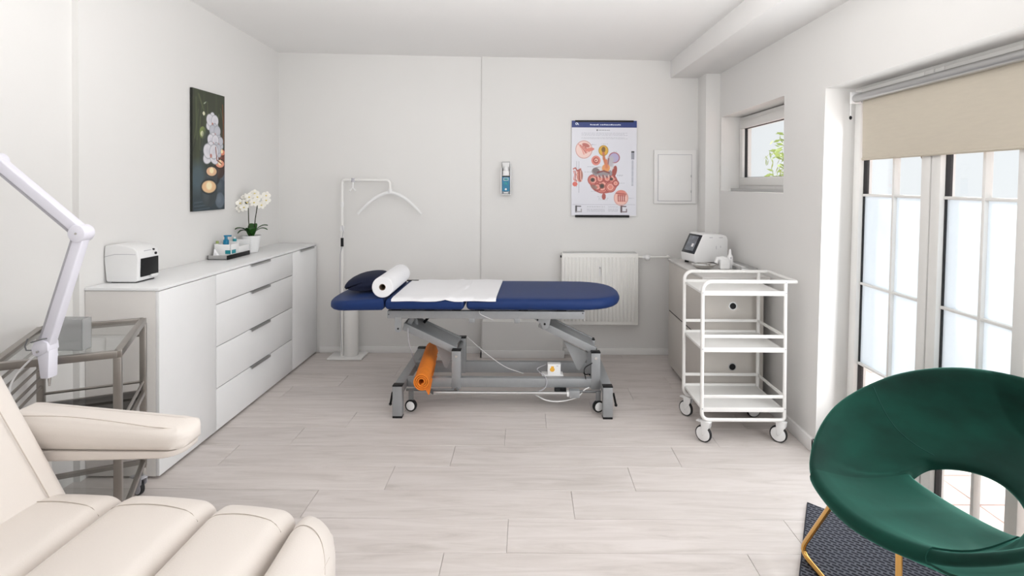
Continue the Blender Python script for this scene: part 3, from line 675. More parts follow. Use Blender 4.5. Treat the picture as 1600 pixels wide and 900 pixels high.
# tray, caddy and things on it
ty = thing('tray', (-2.05, 3.745, .9345), 'flat silver and black tray lying on the sideboard', 'tray')
b = MB(); b.box(-2.118, -1.985, 3.60, 3.89, .9345, .940); b.box(-2.118, -1.985, 3.60, 3.606, .9345, .963); b.box(-2.118, -2.112, 3.60, 3.89, .9345, .963); b.box(-2.118, -1.985, 3.884, 3.89, .9345, .963); part('tray_body', b, ALU, ty, bevel=.001)
b = MB(); b.box(-1.991, -1.984, 3.60, 3.89, .9345, .963); part('tray_side', b, BLACK, ty, bevel=.001, label='black long side')
cd = thing('bathroom_caddy', (-2.05, 3.79, .963), 'white open plastic caddy standing on the silver tray', 'container')
b = MB()
x0, x1, y0, y1, z0 = -2.105, -1.995, 3.655, 3.905, .9405
b.box(x0, x1, y0, y1, z0, z0+.006)
for (a, c, d, e, h) in ((x0, x0+.004, y0, y1, .092), (x1-.004, x1, y0, 3.76, .090), (x1-.004, x1, 3.76, y1, .066), (x0, x1, y0, y0+.004, .090), (x0, x1, y1-.004, y1, .100), (x0, x1, 3.758, 3.763, .100)): b.box(a, c, d, e, z0, z0+h)
part('caddy_body', b, WPL, cd, bevel=.0015)
sbm = thing('pump_bottle', (-2.05, 3.70, .947), 'small blue-topped pump bottle in the caddy', 'bottle')
b = MB(); b.pad(rrect(-2.075, -2.025, 3.675, 3.725, .015), .947, 1.025, .008); part('bottle_body', b, WPL, sbm)
b = MB(); b.lathe([(.018, 0), (.018, .030), (.010, .038), (.009, .054), (.014, .056), (.014, .064)], (-2.05, 3.70, 1.025), 14); b.box(-2.05, -2.015, 3.694, 3.706, 1.080, 1.090); part('pump_head', b, BLUE, sbm)
b = MB(); b.box(-2.03, -1.9942, 3.6535, 3.6545, .967, .992); b.box(-1.9945, -1.9935, 3.67, 3.72, .967, .992); part('caddy_label', b, TEAL, cd, label='teal printed label')
tb = thing('small_tube', (-2.05, 3.81, .947), 'small green and white tube upright in the caddy', 'bottle')
b = MB(); b.pad(rrect(-2.062, -2.040, 3.80, 3.822, .008), .947, 1.055, .004); part('tube_body', b, TEAL, tb)
b = MB(); b.cyl((-2.051, 3.811, 1.055), (-2.051, 3.811, 1.067), .008); part('cap', b, WPL, tb)
tb = thing('small_tube', (-2.09, 3.68, .947), 'small yellow-green capped tube at the wall side of the caddy', 'bottle')
b = MB(); b.pad(rrect(-2.102, -2.082, 3.66, 3.68, .008), .947, 1.035, .004); part('tube_body', b, WPL, tb)
b = MB(); b.cyl((-2.092, 3.67, 1.035), (-2.092, 3.67, 1.052), .009); part('cap', b, mat('lime_cap', (.30, .38, .12), .5), tb)
ts = thing('paper_tissue', (-2.08, 3.63, .942), 'crumpled white tissue standing on the near end of the tray', 'tissue')
b = MB()
b.ring_loft([[(-2.098, 3.615, .941), (-2.055, 3.612, .941), (-2.050, 3.648, .941), (-2.095, 3.650, .941)], [(-2.090, 3.620, .965), (-2.067, 3.618, .96), (-2.065, 3.640, .965), (-2.088, 3.642, .97)], [(-2.091, 3.628, 1.0), (-2.086, 3.625, .995), (-2.083, 3.632, 1.0), (-2.088, 3.634, 1.003)]])
part('tissue_folds', b, PAPER, ts, ang=60)

# orchid
oc = thing('potted_orchid', (-2.03, 4.0, .935), 'white flowering orchid in a white pot on the sideboard', 'plant')
cx, cy, z0 = -2.03, 4.0, .9345
b = MB(); b.lathe([(.040, 0), (.044, .002), (.058, .06), (.066, .115), (.067, .125), (.062, .125), (.060, .11), (.0, .108)], (cx, cy, z0), 28); part('pot', b, WPL, oc)
b = MB(); b.lathe([(.0005, .108), (.0600, .108), (.058, .117), (.0005, .119)], (cx, cy, z0), 20); part('soil', b, SOIL, oc)
def leafmesh(p0, p1, sag, w, up=.03):
    b = MB(); P0, P1 = Vector(p0), Vector(p1); d = (P1-P0); sd = d.cross(Vector((0, 0, 1))).normalized(); n = 9; rows = []
    for i in range(n+1):
        t = i/n; p = P0+d*t+Vector((0, 0, up*4*t*(1-t)-sag*t*t)); ww = w*math.sin(PI*min(1, .12+.86*t))**.7
        rows.append([p-sd*ww+Vector((0, 0, .006)), p-Vector((0, 0, .001)), p+sd*ww+Vector((0, 0, .006)), p+Vector((0, 0, .0025))])
    b.ring_loft(rows); return b
zt = z0+.118
for (dx, dy, dz, w, sag) in ((-.08, -.075, .065, .020, .01), (-.06, -.075, .045, .015, .02), (.095, .055, .075, .016, .0), (.105, .03, .055, .014, .01), (-.01, .06, .085, .018, .0), (.02, -.05, .06, .020, .01)):
    part('leaf', leafmesh((cx, cy, zt-.004), (max(cx+dx, -2.120), cy+dy, zt+dz), sag, w*1.8), LEAF, oc)
stems = [((cx-.005, cy-.01, zt), (cx-.012, cy-.015, zt+.12), (cx-.012, cy-.02, zt+.22), (cx-.03, cy-.03, zt+.255)), ((cx+.012, cy+.01, zt), (cx+.022, cy+.015, zt+.13), (cx+.038, cy+.02, zt+.245), (cx+.02, cy+.02, zt+.30))]
for s_ in stems: b = MB(); b.tube(s_, .0035, n=7); part('stem', b, STEM, oc)
fl = [(-.065, -.03, .245), (-.035, -.035, .215), (-.075, -.02, .205), (.0, -.03, .29), (-.02, -.02, .25), (.03, -.02, .25), (.05, -.01, .29), (.065, .02, .23), (.10, .02, .265), (.095, .03, .30), (.02, .01, .315), (-.04, .0, .285)]
for (dx, dy, dz) in fl:
    c = Vector((max(cx+dx, -2.10), cy+dy, zt+dz)); b = MB()
    fx = Vector((.45, -.85, -.1)).normalized(); rt_ = fx.cross(Vector((0, 0, 1))).normalized(); up_ = rt_.cross(fx)
    for k in range(5):
        a = 2*PI*k/5+PI/2+dx*3; wd = .020 if k in (1, 4) else .014; Ln = .034
        dr = rt_*math.cos(a)+up_*math.sin(a); sd = dr.cross(fx)
        ring = [c+fx*.002, c+dr*Ln*.35+sd*wd*.8, c+dr*Ln*.75+sd*wd*.75+fx*.004, c+dr*Ln+fx*.002, c+dr*Ln*.75-sd*wd*.75+fx*.004, c+dr*Ln*.35-sd*wd*.8]
        b.ring_loft([ring, [p-fx*.0015 for p in ring]])
    f_ = part('blossom', b, PETAL, oc)
    b = MB(); b.ball(c+fx*.006, .0065, 8, (1, 1, .8)); part('lip', b, YEL, f_)

# ------------------------------------------------------------------ half-moon lamp stand
ml = thing('crescent_lamp', (-1.48, 4.52, 0), 'white crescent-shaped lamp on a tall stand in the back left corner', 'lamp')
b = MB(); b.box(-1.63, -1.345, 4.42, 4.62, .002, .016); part('base_plate', b, WMET, ml, bevel=.003)
b = MB(); b.cyl((-1.462, 4.52, .016), (-1.462, 4.52, .50), .058, n=28); part('column', b, WMET, ml, bevel=.003)
b = MB(); b.tube([(-1.532, 4.50, .016), (-1.532, 4.50, 1.45)]+arc((-1.507, 1.450), .025, 180, 90, 6, y=4.50)[1:]+[(-1.165, 4.50, 1.472)]+arc((-1.165, 1.442), .030, 90, 0, 6, y=4.50)[1:]+[(-1.135, 4.50, 1.40)], .0125, n=12)
part('pole', b, WMET, ml)
b = MB(); b.cyl((-1.532, 4.50, 1.05), (-1.532, 4.50, 1.09), .018, n=16); part('clamp_collar', b, WPL, ml); b = MB(); b.cyl((-1.532, 4.50, 1.25), (-1.532, 4.50, 1.29), .0155, n=14); part('clamp_collar', b, WPL, ml)
b = MB(); b.cyl((-1.524, 4.478, .925), (-1.524, 4.478, .995), .012, n=12); part('inline_switch', b, BLACK, ml, label='black cable switch')
b = MB(); b.tube([(-1.524, 4.480, 1.10), (-1.515, 4.478, 1.05), (-1.524, 4.478, .99)], .003, n=6); b.tube([(-1.524, 4.478, .93), (-1.540, 4.48, .86), (-1.543, 4.48, .70), (-1.54, 4.485, .3), (-1.53, 4.49, .03)], .003, n=6); part('cable', b, LAMPG, ml)
b = MB(); pts = []
for i in range(25):
    t = -1+2*i/24; pts.append((-1.135+t*.262, 4.50-.02*abs(t), 1.372-.178*(abs(t)**1.75)))
b.tube(pts, [.0055+.0045*math.sin(PI*(.1+.8*i/24)) for i in range(25)], n=10, flat=1.4); part('light_arch', b, WPL, ml, label='curved white light bar')
b = MB(); b.cyl((-1.135, 4.50, 1.40), (-1.135, 4.50, 1.37), .017); part('swivel', b, WPL, ml)
b = MB(); b.cyl((-1.44, 4.50, 1.455), (-1.44, 4.50, 1.489), .017); part('hook_clamp', b, LAMPG, ml)
b = MB(); b.tube([(-1.44, 4.495, 1.455), (-1.441, 4.49, 1.41)], .006, n=8); b.tube([(-1.462, 4.49, 1.385), (-1.441, 4.49, 1.408), (-1.422, 4.49, 1.388)], .006, n=8); b.ball((-1.463, 4.488, 1.384), .009, 8); b.ball((-1.421, 4.488, 1.386), .009, 8); part('phone_holder', b, WPL, ml)

# ------------------------------------------------------------------ massage table
mt = thing('massage_table', (-.15, 3.7, 0), 'blue padded massage table on a silver lifting frame', 'massage table')
YF, YR = 3.385, 4.055
def spl(pts, n=6):
    out = []; N = len(pts)
    for i in range(N):
        p0, p1, p2, p3 = [Vector(pts[(i+k) % N]) for k in (-1, 0, 1, 2)]
        for j in range(n):
            t = j/n; out.append(.5*((2*p1)+(-p0+p2)*t+(2*p0-5*p1+4*p2-p3)*t*t+(-p0+3*p1-3*p2+p3)*t**3))
    return out
# leg section, foot end rounded
out = [(-.378, YF+.012), (-.366, YF)]
for i in range(15):
    a = -PI/2+PI*i/14; ex = math.copysign(abs(math.cos(a))**.8, math.cos(a)); ey = math.copysign(abs(math.sin(a))**.85, math.sin(a))
    out.append((.30+.325*ex, (YF+YR)/2+(YR-YF)/2*ey))
out += [(-.366, YR), (-.378, YR-.012)]
b = MB(); b.pad(out, .656, .728, .032, .002); part('leg_pad', b, NAVY, mt)
b = MB(); b.pad(rrect(-.888, -.392, YF, YR, .02), .656, .728, .028, .002); part('torso_pad', b, NAVY, mt)
out = []
for i in range(15):
    a = PI/2+PI*i/14; out.append((-1.09+.205*math.copysign(abs(math.cos(a))**.75, math.cos(a)), (YF+YR)/2+(YR-YF)/2*math.copysign(abs(math.sin(a))**.8, math.sin(a))))
out = [(-.894, YR)]+out+[(-.894, YF)]
def droop(x, y, z):
    t = max(0, (-.90-x)/.40); return (x, y, z-.020*t*t-(z-.656)*.25*t+.0*t)
b = MB(); b.pad(out, .652, .728, .030, .0, fn=droop); part('head_pad', b, NAVY, mt)
def rail(x0, x1, y): return MB().box(x0, x1, y-.018, y+.018, .592, .640)
for y in (3.458, 3.985): part('side_rail', rail(-.885, .368, y), GREY, mt, bevel=.003)
for x in (-.86, -.30, .345): b = MB(); b.box(x-.018, x+.018, 3.475, 3.968, .597, .637); part('cross_rail', b, GREYD, mt, bevel=.002)
for (x0, x1) in ((-1.2, -.93), (-.87, -.42), (-.36, .36)):
    b = MB(); b.box(x0, x1, 3.47, 3.97, .641, .657); part('pad_board', b, GREYD, mt)
for k, x in enumerate((-.83, -.62, -.45, -.30, -.02, .22)):
    b = MB(); b.box(x-.03, x+.03, 3.445, 3.47, .640, .652); part('pad_fixing', b, BLACK, mt)
b = MB(); pl = [(-.836, .60), (-.794, .60)]+[(-.815+.021*math.cos(math.radians(a)), .524+.021*math.sin(math.radians(a))) for a in range(0, -181, -20)]; b.prism(pl, 'y', 3.438, 3.444); part('hinge_plate', b, GREY, mt)
b = MB(); b.cyl((-.815, 3.436, .527), (-.815, 3.47, .527), .006); b.cyl((-.875, 3.438, .617), (-.875, 3.442, .617), .0035); b.cyl((.355, 3.438, .630), (.355, 3.442, .630), .004); part('bolt', b, BLACK, mt)
for x in (-.348, -.062): b = MB(); b.box(x-.018, x+.020, 3.440, 3.450, .565, .594); part('socket_bracket', b, GREY, mt, bevel=.003)
b = MB(); b.prism([(.035, .593), (.155, .593), (.148, .555), (.135, .525), (.105, .515), (.09, .555), (.06, .575)], 'y', 3.470, 3.480); part('pivot_plate', b, GREY, mt, bevel=.001)
b = MB(); b.cyl((.115, 3.465, .553), (.115, 3.485, .553), .007); b.cyl((.070, 3.465, .580), (.070, 3.485, .580), .005); part('bolt', b, BLACK, mt)
# lifting arms (wide channels)
def armch(xa, za, xb, zb):
    b = MB(); b.bar((xa, 3.535, za), (xb, 3.535, zb), .03, .046, (0, 0, 1)); b.bar((xa, 3.760, za), (xb, 3.760, zb), .03, .046, (0, 0, 1)); b.bar((xa, 3.647, za+.014), (xb, 3.647, zb+.014), .22, .012, (0, 0, 1)); return b
part('lifting_arm', armch(-.80, .520, -.462, .362), GREY, mt, bevel=.003)
part('lifting_arm', armch(.085, .540, .445, .366), GREY, mt, bevel=.003)
b = MB(); b.bar((-.775, 3.56, .515), (-.735, 3.56, .595), .02, .03, (1, 0, 0)); part('link_strut', b, GREY, mt, bevel=.002); b = MB(); b.bar((-.735, 3.62, .505), (-.755, 3.62, .595), .02, .026, (1, 0, 0)); part('link_strut', b, GREY, mt, bevel=.002)
b = MB(); b.bar((-.80, 3.70, .50), (-.765, 3.70, .595), .02, .02, (1, 0, 0)); part('link_strut', b, BLACK, mt, bevel=.002); b = MB(); b.bar((-.70, 3.70, .50), (-.62, 3.70, .595), .022, .018, (1, 0, 0)); part('link_strut', b, BLACK, mt, bevel=.002)
# uprights
for (x, zt_) in ((-.451, .381), (.445, .372)):
    for y, dz in ((3.50, 0), (3.79, 0)):
        b = MB(); b.box(x-.029, x+.029, y-.0245, y+.0245, .130, zt_+dz-.008); up = part('upright', b, GREY, mt, bevel=.003)
        b = MB(); b.box(x-.030, x+.030, y-.0255, y+.0255, zt_+dz-.008, zt_+dz); part('end_cap', b, BLACK, up, bevel=.002)
        b = MB(); b.cyl((x, y-.024, zt_-.04), (x, y-.029, zt_-.04), .009); part('bolt', b, CHROME, up)
    b = MB(); b.cyl((x, 3.522, .345), (x, 3.768, .345), .014); part('axle', b, GREYD, mt)
# gusset plates
b = MB(); b.prism([(-.605, .405), (-.475, .358), (-.49, .30), (-.525, .232), (-.54, .240)], 'y', 3.57, 3.575); part('gusset_plate', b, GREY, mt)
b = MB(); b.prism([(.245, .415), (.405, .340), (.40, .30), (.350, .222), (.335, .228)], 'y', 3.57, 3.575); part('gusset_plate', b, GREY, mt)
# base: beams, transverse members with feet, wheels
for y, z0_, z1_ in ((3.50, .142, .200), (3.79, .135, .208)):
    b = MB(); b.box(-.765, .475, y-.022, y+.022, z0_, z1_); part('base_beam', b, GREY, mt, bevel=.004)
for x in (-.795, .503):
    b = MB(); b.box(x-.029, x+.029, 3.37, 4.12, .142, .198); part('foot_beam', b, GREY, mt, bevel=.004)
    for y in (3.36, 4.13):
        b = MB(); b.box(x-.030, x+.030, y-.024, y+.024, .012, .196); ft = part('foot', b, GREY, mt, bevel=.004)
        b = MB(); b.box(x-.031, x+.031, y-.025, y+.025, .196, .203); part('end_cap', b, BLACK, ft, bevel=.002)
        b = MB(); b.box(x-.030, x+.030, y-.024, y+.024, 0, .012); part('rubber_foot', b, BLACK, ft, bevel=.002)
        sx_ = 1 if x < 0 else -1; wy = y+.05 if y < 3.7 else y-.05
        wx = x+.055*sx_
        wx = x+(.070 if x < 0 else -.050)*1.0
        b = MB(); b.M = Matrix.Translation((wx, wy, 0)) @ Matrix.Rotation(.35 if x > 0 else -.2, 4, 'Z'); b.cyl((0, -.012, .052), (0, .012, .052), .037, n=24); wh = part('wheel', b, BLACK, mt, bevel=.003)
        b = MB(); b.M = Matrix.Translation((wx, wy, 0)) @ Matrix.Rotation(.35 if x > 0 else -.2, 4, 'Z'); b.cyl((0, -.0135, .052), (0, .0135, .052), .028, n=20); part('wheel_hub', b, WPL, wh, bevel=.002)
        b = MB(); b.bar((wx, wy, .058), (wx, wy, .145), .03, .012, (0, 1, 0)); part('wheel_fork', b, GREYD, mt)
        b = MB(); b.bar((x-.042*sx_, wy-.02, .14), (x-.062*sx_, wy+.01, .058), .012, .012, (0, 1, 0)); b.ball((x-.063*sx_, wy+.01, .055), .010, 8); part('brake_lever', b, BLACK, mt)
b = MB(); b.cyl((-.585, 3.42, .128), (.265, 3.42, .128), .0105, n=14); part('foot_bar', b, ALU, mt, label='round foot control bar')
b = MB(); b.cyl((-.765, 3.45, .135), (-.43, 3.45, .135), .008); part('bar_bracket', b, GREYD, mt); b = MB(); b.cyl((.33, 3.45, .128), (.475, 3.45, .128), .008); part('bar_bracket', b, GREYD, mt); b = MB(); b.bar((-.62, 3.45, .135), (-.585, 3.42, .128), .012, .02); part('bar_bracket', b, GREYD, mt); b = MB(); b.bar((-.45, 3.44, .15), (-.43, 3.43, .12), .014, .02); part('bar_bracket', b, GREYD, mt)
b = MB(); b.box(.27, .335, 3.40, 3.45, .105, .150); part('switch_housing', b, GREY, mt, bevel=.004)
b = MB(); b.box(.255, .272, 3.405, 3.435, .112, .142); part('switch_clip', b, WPL, mt, bevel=.002)
b = MB(); b.box(.18, .255, 3.46, 3.49, .115, .142); b.prism([(.185, .142), (.215, .142), (.20, .112)], 'y', 3.43, 3.46); part('pedal_lever', b, BLACK, mt)
def cable(pts, r=.0028, m=LAMPG, par=mt):
    b = MB(); b.tube([tuple(p) for p in spline_open(pts)], r, n=6); part('cable', b, m, par)
def spline_open(pts, n=6):
    P = [Vector(p) for p in pts]; P = [2*P[0]-P[1]]+P+[2*P[-1]-P[-2]]; out = []
    for i in range(1, len(P)-2):
        for j in range(n):
            t = j/n; p0, p1, p2, p3 = P[i-1:i+3]; out.append(.5*((2*p1)+(-p0+p2)*t+(2*p0-5*p1+4*p2-p3)*t*t+(-p0+3*p1-3*p2+p3)*t**3))
    out.append(P[-2]); return out
cable([(-.77, 3.52, .51), (-.765, 3.52, .42), (-.755, 3.6, .30), (-.75, 3.7, .20)])
cable([(-.41, 3.72, .40), (-.30, 3.70, .31), (-.15, 3.65, .22), (-.02, 3.6, .19)], .0025, WPL)
cable([(.05, 3.45, .11), (.13, 3.44, .075), (.22, 3.44, .07), (.32, 3.44, .095), (.37, 3.45, .14), (.40, 3.45, .155)], .004, WPL)
cable([(.13, 3.60, .25), (.07, 3.55, .235), (.12, 3.49, .21), (.13, 3.47, .17), (.11, 3.46, .14), (.05, 3.44, .12)])
cable([(.42, 3.455, .31), (.37, 3.46, .27), (.38, 3.47, .20)], .003, BLACK)
cable([(-.30, 3.42, .645), (-.29, 3.435, .62), (-.21, 3.435, .585)], .002, WPL)
b = MB(); b.box(-.885, -.80, 4.000, 4.030, .727, .733); part('pad_strap', b, BLACK, mt)
# carton
cb = thing('small_carton', (.16, 3.60, .20), 'small white carton with an orange print on the table base beam', 'box')
b = MB(); b.box(.138, .222, 3.53, 3.575, .205, .275); b.box(.10, .24, 3.523, 3.60, .20, .205); part('carton_body', b, WPL, cb, bevel=.001)
b = MB(); b.ring_loft([[(.168+.016*math.cos(a*PI/6), 3.5295, .240+.014*math.sin(a*PI/6)) for a in range(12)], [(.168+.016*math.cos(a*PI/6), 3.5285, .240+.014*math.sin(a*PI/6)) for a in range(12)]]); b.box(.160, .178, 3.5286, 3.5295, .250, .262); part('printed_fruit', b, AMBER, cb, label='orange printed picture')
b = MB(); b.box(.195, .208, 3.5288, 3.5298, .262, .266); part('printed_mark', b, LAMPG, cb)
# orange mat roll
om = thing('rolled_exercise_mat', (-.65, 3.57, .25), 'orange rolled-up exercise mat lying across the massage table base', 'mat')
def mat_pt(t, r, a):   # t along axis
    p = Vector((-.628, 3.25, .258))*(1-t)+Vector((-.675, 3.90, .262))*t
    return p+Vector((math.cos(a), 0, math.sin(a)))*r
b = MB(); turns = 3.1; n = 90; outer = []; inner = []
for i in range(n+1):
    a = 2*PI*turns*i/n; r = .0185+.0112*a/(2*PI); outer.append((r, a)); inner.append((r-.0078, a))
a_end = 2*PI*turns
poly = [(r, a+.3-a_end-PI*.45) for r, a in outer]; poli = [(r, a+.3-a_end-PI*.45) for r, a in inner]
ring = poly+poli[::-1]
f0 = [mat_pt(0, r, a) for r, a in ring]; f1 = [mat_pt(1, r, a) for r, a in ring]
V0 = [b.v(p) for p in f0]; V1 = [b.v(p) for p in f1]; N = len(ring)
for i in range(N): j = (i+1) % N; b.face([V0[i], V0[j], V1[j], V1[i]])
for i in range(n): b.face([V0[i], V0[i+1], V0[N-2-i], V0[N-1-i]]); b.face([V1[i], V1[N-1-i], V1[N-2-i], V1[i+1]])
part('mat_spiral', b, ORANGE, om)
b = MB(); a0 = poly[-1][1]; P0 = mat_pt(0, .050, a0); P1 = mat_pt(1, .050, a0)
q = [P0, P0+Vector((.005, 0, -.004)), P0+Vector((.025, 0, -.030)), P0+Vector((.018, 0, -.033))]; q2 = [P1, P1+Vector((.005, 0, -.004)), P1+Vector((.012, 0, -.008)), P1+Vector((.008, 0, -.012))]
b.ring_loft([q, q2]); part('mat_flap', b, ORANGE, om)
# paper sheet, roll and bolster
def sheet(x0, x1, name, lab, skew=0, fold=True):
    b = MB(); nx, ny = 16, 24; up, lo = [], []
    for i in range(nx+1):
        x = x0+(x1-x0)*i/nx; ru, rl = [], []
        for j in range(ny+1):
            t = j/ny; y = 3.375+(4.045-3.375)*t; z = .7325+.0012*math.sin(x*31+y*9)+(.009*math.exp(-((x+.43-.14*(t-.5))/.022)**2)+.004*math.exp(-((x+.50-.05*(t-.5))/.02)**2) if fold else 0)
            if t < .06: z -= (.06-t)*.5*.6; y = 3.379+.02*t
            xx = x+skew*(t-.5); ru.append(b.v((xx, y, z))); rl.append(b.v((xx, y, z-.0012)))
        up.append(ru); lo.append(rl)
    for i in range(nx):
        for j in range(ny): b.face([up[i][j], up[i+1][j], up[i+1][j+1], up[i][j+1]]); b.face([lo[i][j], lo[i][j+1], lo[i+1][j+1], lo[i+1][j]])
    for i in range(nx): b.face([up[i][0], lo[i][0], lo[i+1][0], up[i+1][0]]); b.face([up[i+1][ny], lo[i+1][ny], lo[i][ny], up[i][ny]])
    for j in range(ny): b.face([up[0][j+1], lo[0][j+1], lo[0][j], up[0][j]]); b.face([up[nx][j], lo[nx][j], lo[nx][j+1], up[nx][j+1]])
    return part(name, b, PAPER, None, loc=((x0+x1)/2, 3.7, .73), label=lab, cat='paper sheet', ang=80)
sheet(-.845, -.395, 'paper_sheet', 'white paper sheet on the torso pad of the blue massage table')
o2 = sheet(-.43, -.185, 'paper_sheet', 'narrower white paper sheet on the leg pad of the blue massage table', .015, False); o2.location.z += .0025
pr = thing('paper_roll', (-.91, 3.66, .729), 'thick roll of white paper lying across the massage table', 'paper roll')
b = MB(); c0, c1 = Vector((-.905, 3.40, .797)), Vector((-.912, 3.93, .797)); n = 36
for (ra, rb) in ((.066, .0),):
    ring = lambda c, r: [c+Vector((r*math.cos(2*PI*k/n), 0, r*math.sin(2*PI*k/n))) for k in range(n)]
    b.ring_loft([ring(c0, .018), ring(c0, .063), ring(c0+Vector((0, .003, 0)), .066), ring(c1-Vector((0, .003, 0)), .066), ring(c1, .063), ring(c1, .018), ring(c0, .018)], cap0=False, cap1=False)
b.weld = True; part('paper_winding', b, PAPER, pr)
b = MB(); b.ring_loft([ring(c0-Vector((0, .0005, 0)), .018), ring(c0-Vector((0, .0005, 0)), .0205), ring(c0+Vector((0, .001, 0)), .0205)], cap0=False, cap1=False); b.ring_loft([ring(c0+Vector((0, .001, 0)), .0178), ring(c1-Vector((0, .001, 0)), .0178)], cap0=False, cap1=True); part('card_core', b, CARD, pr)
bo = thing('bolster_pillow', (-1.11, 3.80, .73), 'dark navy bolster cushion at the head end of the massage table', 'cushion')
b = MB()
rings = []
for i in range(13):
    t = i/12; y = 3.60+.38*t; s_ = .72+.28*math.sin(PI*t)**.4
    rings.append([(-1.11+.125*s_*math.copysign(abs(math.cos(a))**.9, math.cos(a)), y, .722+.052*s_*(1.0+(math.sin(a) if math.sin(a) > 0 else math.sin(a)*.75)) + .018*math.cos(a)*(1 if math.sin(a) > 0 else 0)) for a in [2*PI*k/24 for k in range(24)]])
b.ring_loft(rings); part('bolster_cover', b, DNAVY, bo, ang=75)

# ------------------------------------------------------------------ casters
def caster(parent, x, y, ztop, r, m_body, ang=0, plate=True):
    R = Matrix.Translation((x, y, 0)) @ Matrix.Rotation(ang, 4, 'Z')
    b = MB(); b.M = R; b.cyl((-.009, .02, r), (.009, .02, r), r, n=26); w = part('caster_wheel', b, RUBB if r > .03 else m_body, parent, bevel=.003)
    b = MB(); b.M = R; b.cyl((-.0105, .02, r), (.0105, .02, r), r*.86, n=24); part('wheel_disc', b, m_body, w, bevel=.002)
    b = MB(); b.M = R; b.cyl((-.013, .02, r), (.0135, .02, r), r*.16, n=10); part('axle', b, CHROME, w)
    b = MB(); b.M = R
    for s_ in (-.014, .0125): b.prism([(-.022, ztop), (.030, ztop), (.032, ztop-.012), (.026, r-.006), (.014, r-.006), (-.018, ztop-.03)], 'x', s_, s_+.0025)
    b.box(-.015, .016, -.022, .034, ztop-.006, ztop); part('caster_fork', b, m_body, parent, bevel=.001)
    b = MB(); b.M = R; b.box(-.014, .014, .03, .06, ztop-.012, ztop-.006); part('brake_tab', b, m_body, parent, bevel=.002)

# ------------------------------------------------------------------ white trolley
tr = thing('white_trolley', (1.215, 3.21, 0), 'white tubular metal trolley with three shelves by the right wall', 'trolley')
X0, X1, Y0, Y1 = .985, 1.448, 3.04, 3.395
r_ = .0105
for y, nm in ((Y0, 0), (Y1, 1)):
    pts = [(X1+.060, y, .908), (X0+.05, y, .908)]+arc((X0+.05, .858), .05, 90, 180, 7, y=y)[1:]+[(X0, y, .17)]+arc((X0+.04, .17), .04, 180, 270, 6, y=y)[0:]+[(X1-.03, y, .13)]+arc((X1-.02, .15), .02, 270, 360, 5, y=y)+[(X1, y, .90)]
    b = MB(); b.tube(pts, r_, n=10); part('side_frame', b, WMET, tr)
b = MB(); b.tube([(X1+.060, Y0, .908), (X1+.060, Y1, .908)], r_, n=10); part('push_handle', b, WMET, tr)
for z in (.850, .533, .197):
    b = MB(); b.box(X0+.006, X1-.004, Y0-.006, Y1+.006, z-.012, z-.008); b.box(X0+.006, X1-.004, Y0-.008, Y0-.004, z-.020, z+.006); b.box(X0+.006, X1-.004, Y1+.004, Y1+.008, z-.020, z+.006); b.box(X0+.004, X0+.008, Y0-.006, Y1+.006, z-.020, z-.006); b.box(X1-.006, X1-.002, Y0-.006, Y1+.006, z-.020, z-.006)
    part('shelf', b, WMET, tr, bevel=.001)
for z in (.600, .262):
    for y in (Y0, Y1): b = MB(); b.box(X0, X1, y-.004, y+.004, z-.009, z+.009); part('guard_rail', b, WMET, tr, bevel=.002)
    b = MB(); b.box(X1-.004, X1+.004, Y0, Y1, z-.009, z+.009); part('guard_rail', b, WMET, tr, bevel=.002)
b = MB()
for y in (Y0-.0105,):
    for x, zz in ((X0, (.845, .53, .195)), (X1, (.905, .845, .53, .195))):
        for z in zz: b.cyl((x, y+.002, z), (x, y-.002, z), .0035, n=8)
part('bolt', b, LAMPG, tr)
for x, y, a in ((X0+.03, Y0, -.35), (X1-.01, Y0, -.30), (X0+.03, Y1-.01, -.5), (X1-.01, Y1-.01, .6)): caster(tr, x, y, .122, .047, WPL, a+PI/2 if False else a+1.15)

# ------------------------------------------------------------------ drawer cabinet
cb = thing('drawer_cabinet', (1.31, 3.86, 0), 'greige drawer cabinet with black round finger holes behind the white trolley', 'cabinet')
CX0, CX1, CY0, CY1 = 1.118, 1.512, 3.445, 4.28
for z0_, z1_ in ((.062, .455), (.465, .845)):
    b = MB(); b.box(CX0, CX1, CY0+.018, CY1, z0_, z1_); ca = part('carcass', b, CAB, cb, bevel=.002)
    b = MB(); b.box(CX0+.012, CX1-.012, CY0, CY0+.018, z0_+.02, z1_-.022); dw = part('drawer', b, CAB, cb, bevel=.002)
    zc_ = .68 if z0_ > .3 else .293
    b = MB(); b.cyl((1.308, CY0-.0015, zc_), (1.308, CY0+.002, zc_), .026, n=28); part('hole_rim', b, ALU, dw)
    b = MB(); b.cyl((1.308, CY0-.0025, zc_), (1.308, CY0+.004, zc_), .020, n=28); part('finger_hole', b, BLACK, dw)
b = MB(); b.box(CX0-.006, 1.543, CY0-.006, CY1+.006, .848, .864); part('cabinet_top', b, CABT, cb, bevel=.002)
b = MB(); b.box(CX0+.004, CX1-.004, CY0+.01, CY1-.004, .844, .849); b.box(CX0+.004, CX1-.004, CY0+.012, CY1-.004, .454, .466); part('shadow_gap', b, CHAL, cb)
b = MB(); b.box(CX0, CX1, CY0+.005, CY1, .045, .062); part('base_panel', b, CAB, cb)
for x in (CX0+.03, CX1-.04):
    for y in (CY0+.05, CY1-.07): caster(cb, x, y, .045, .019, CHROME, 0)

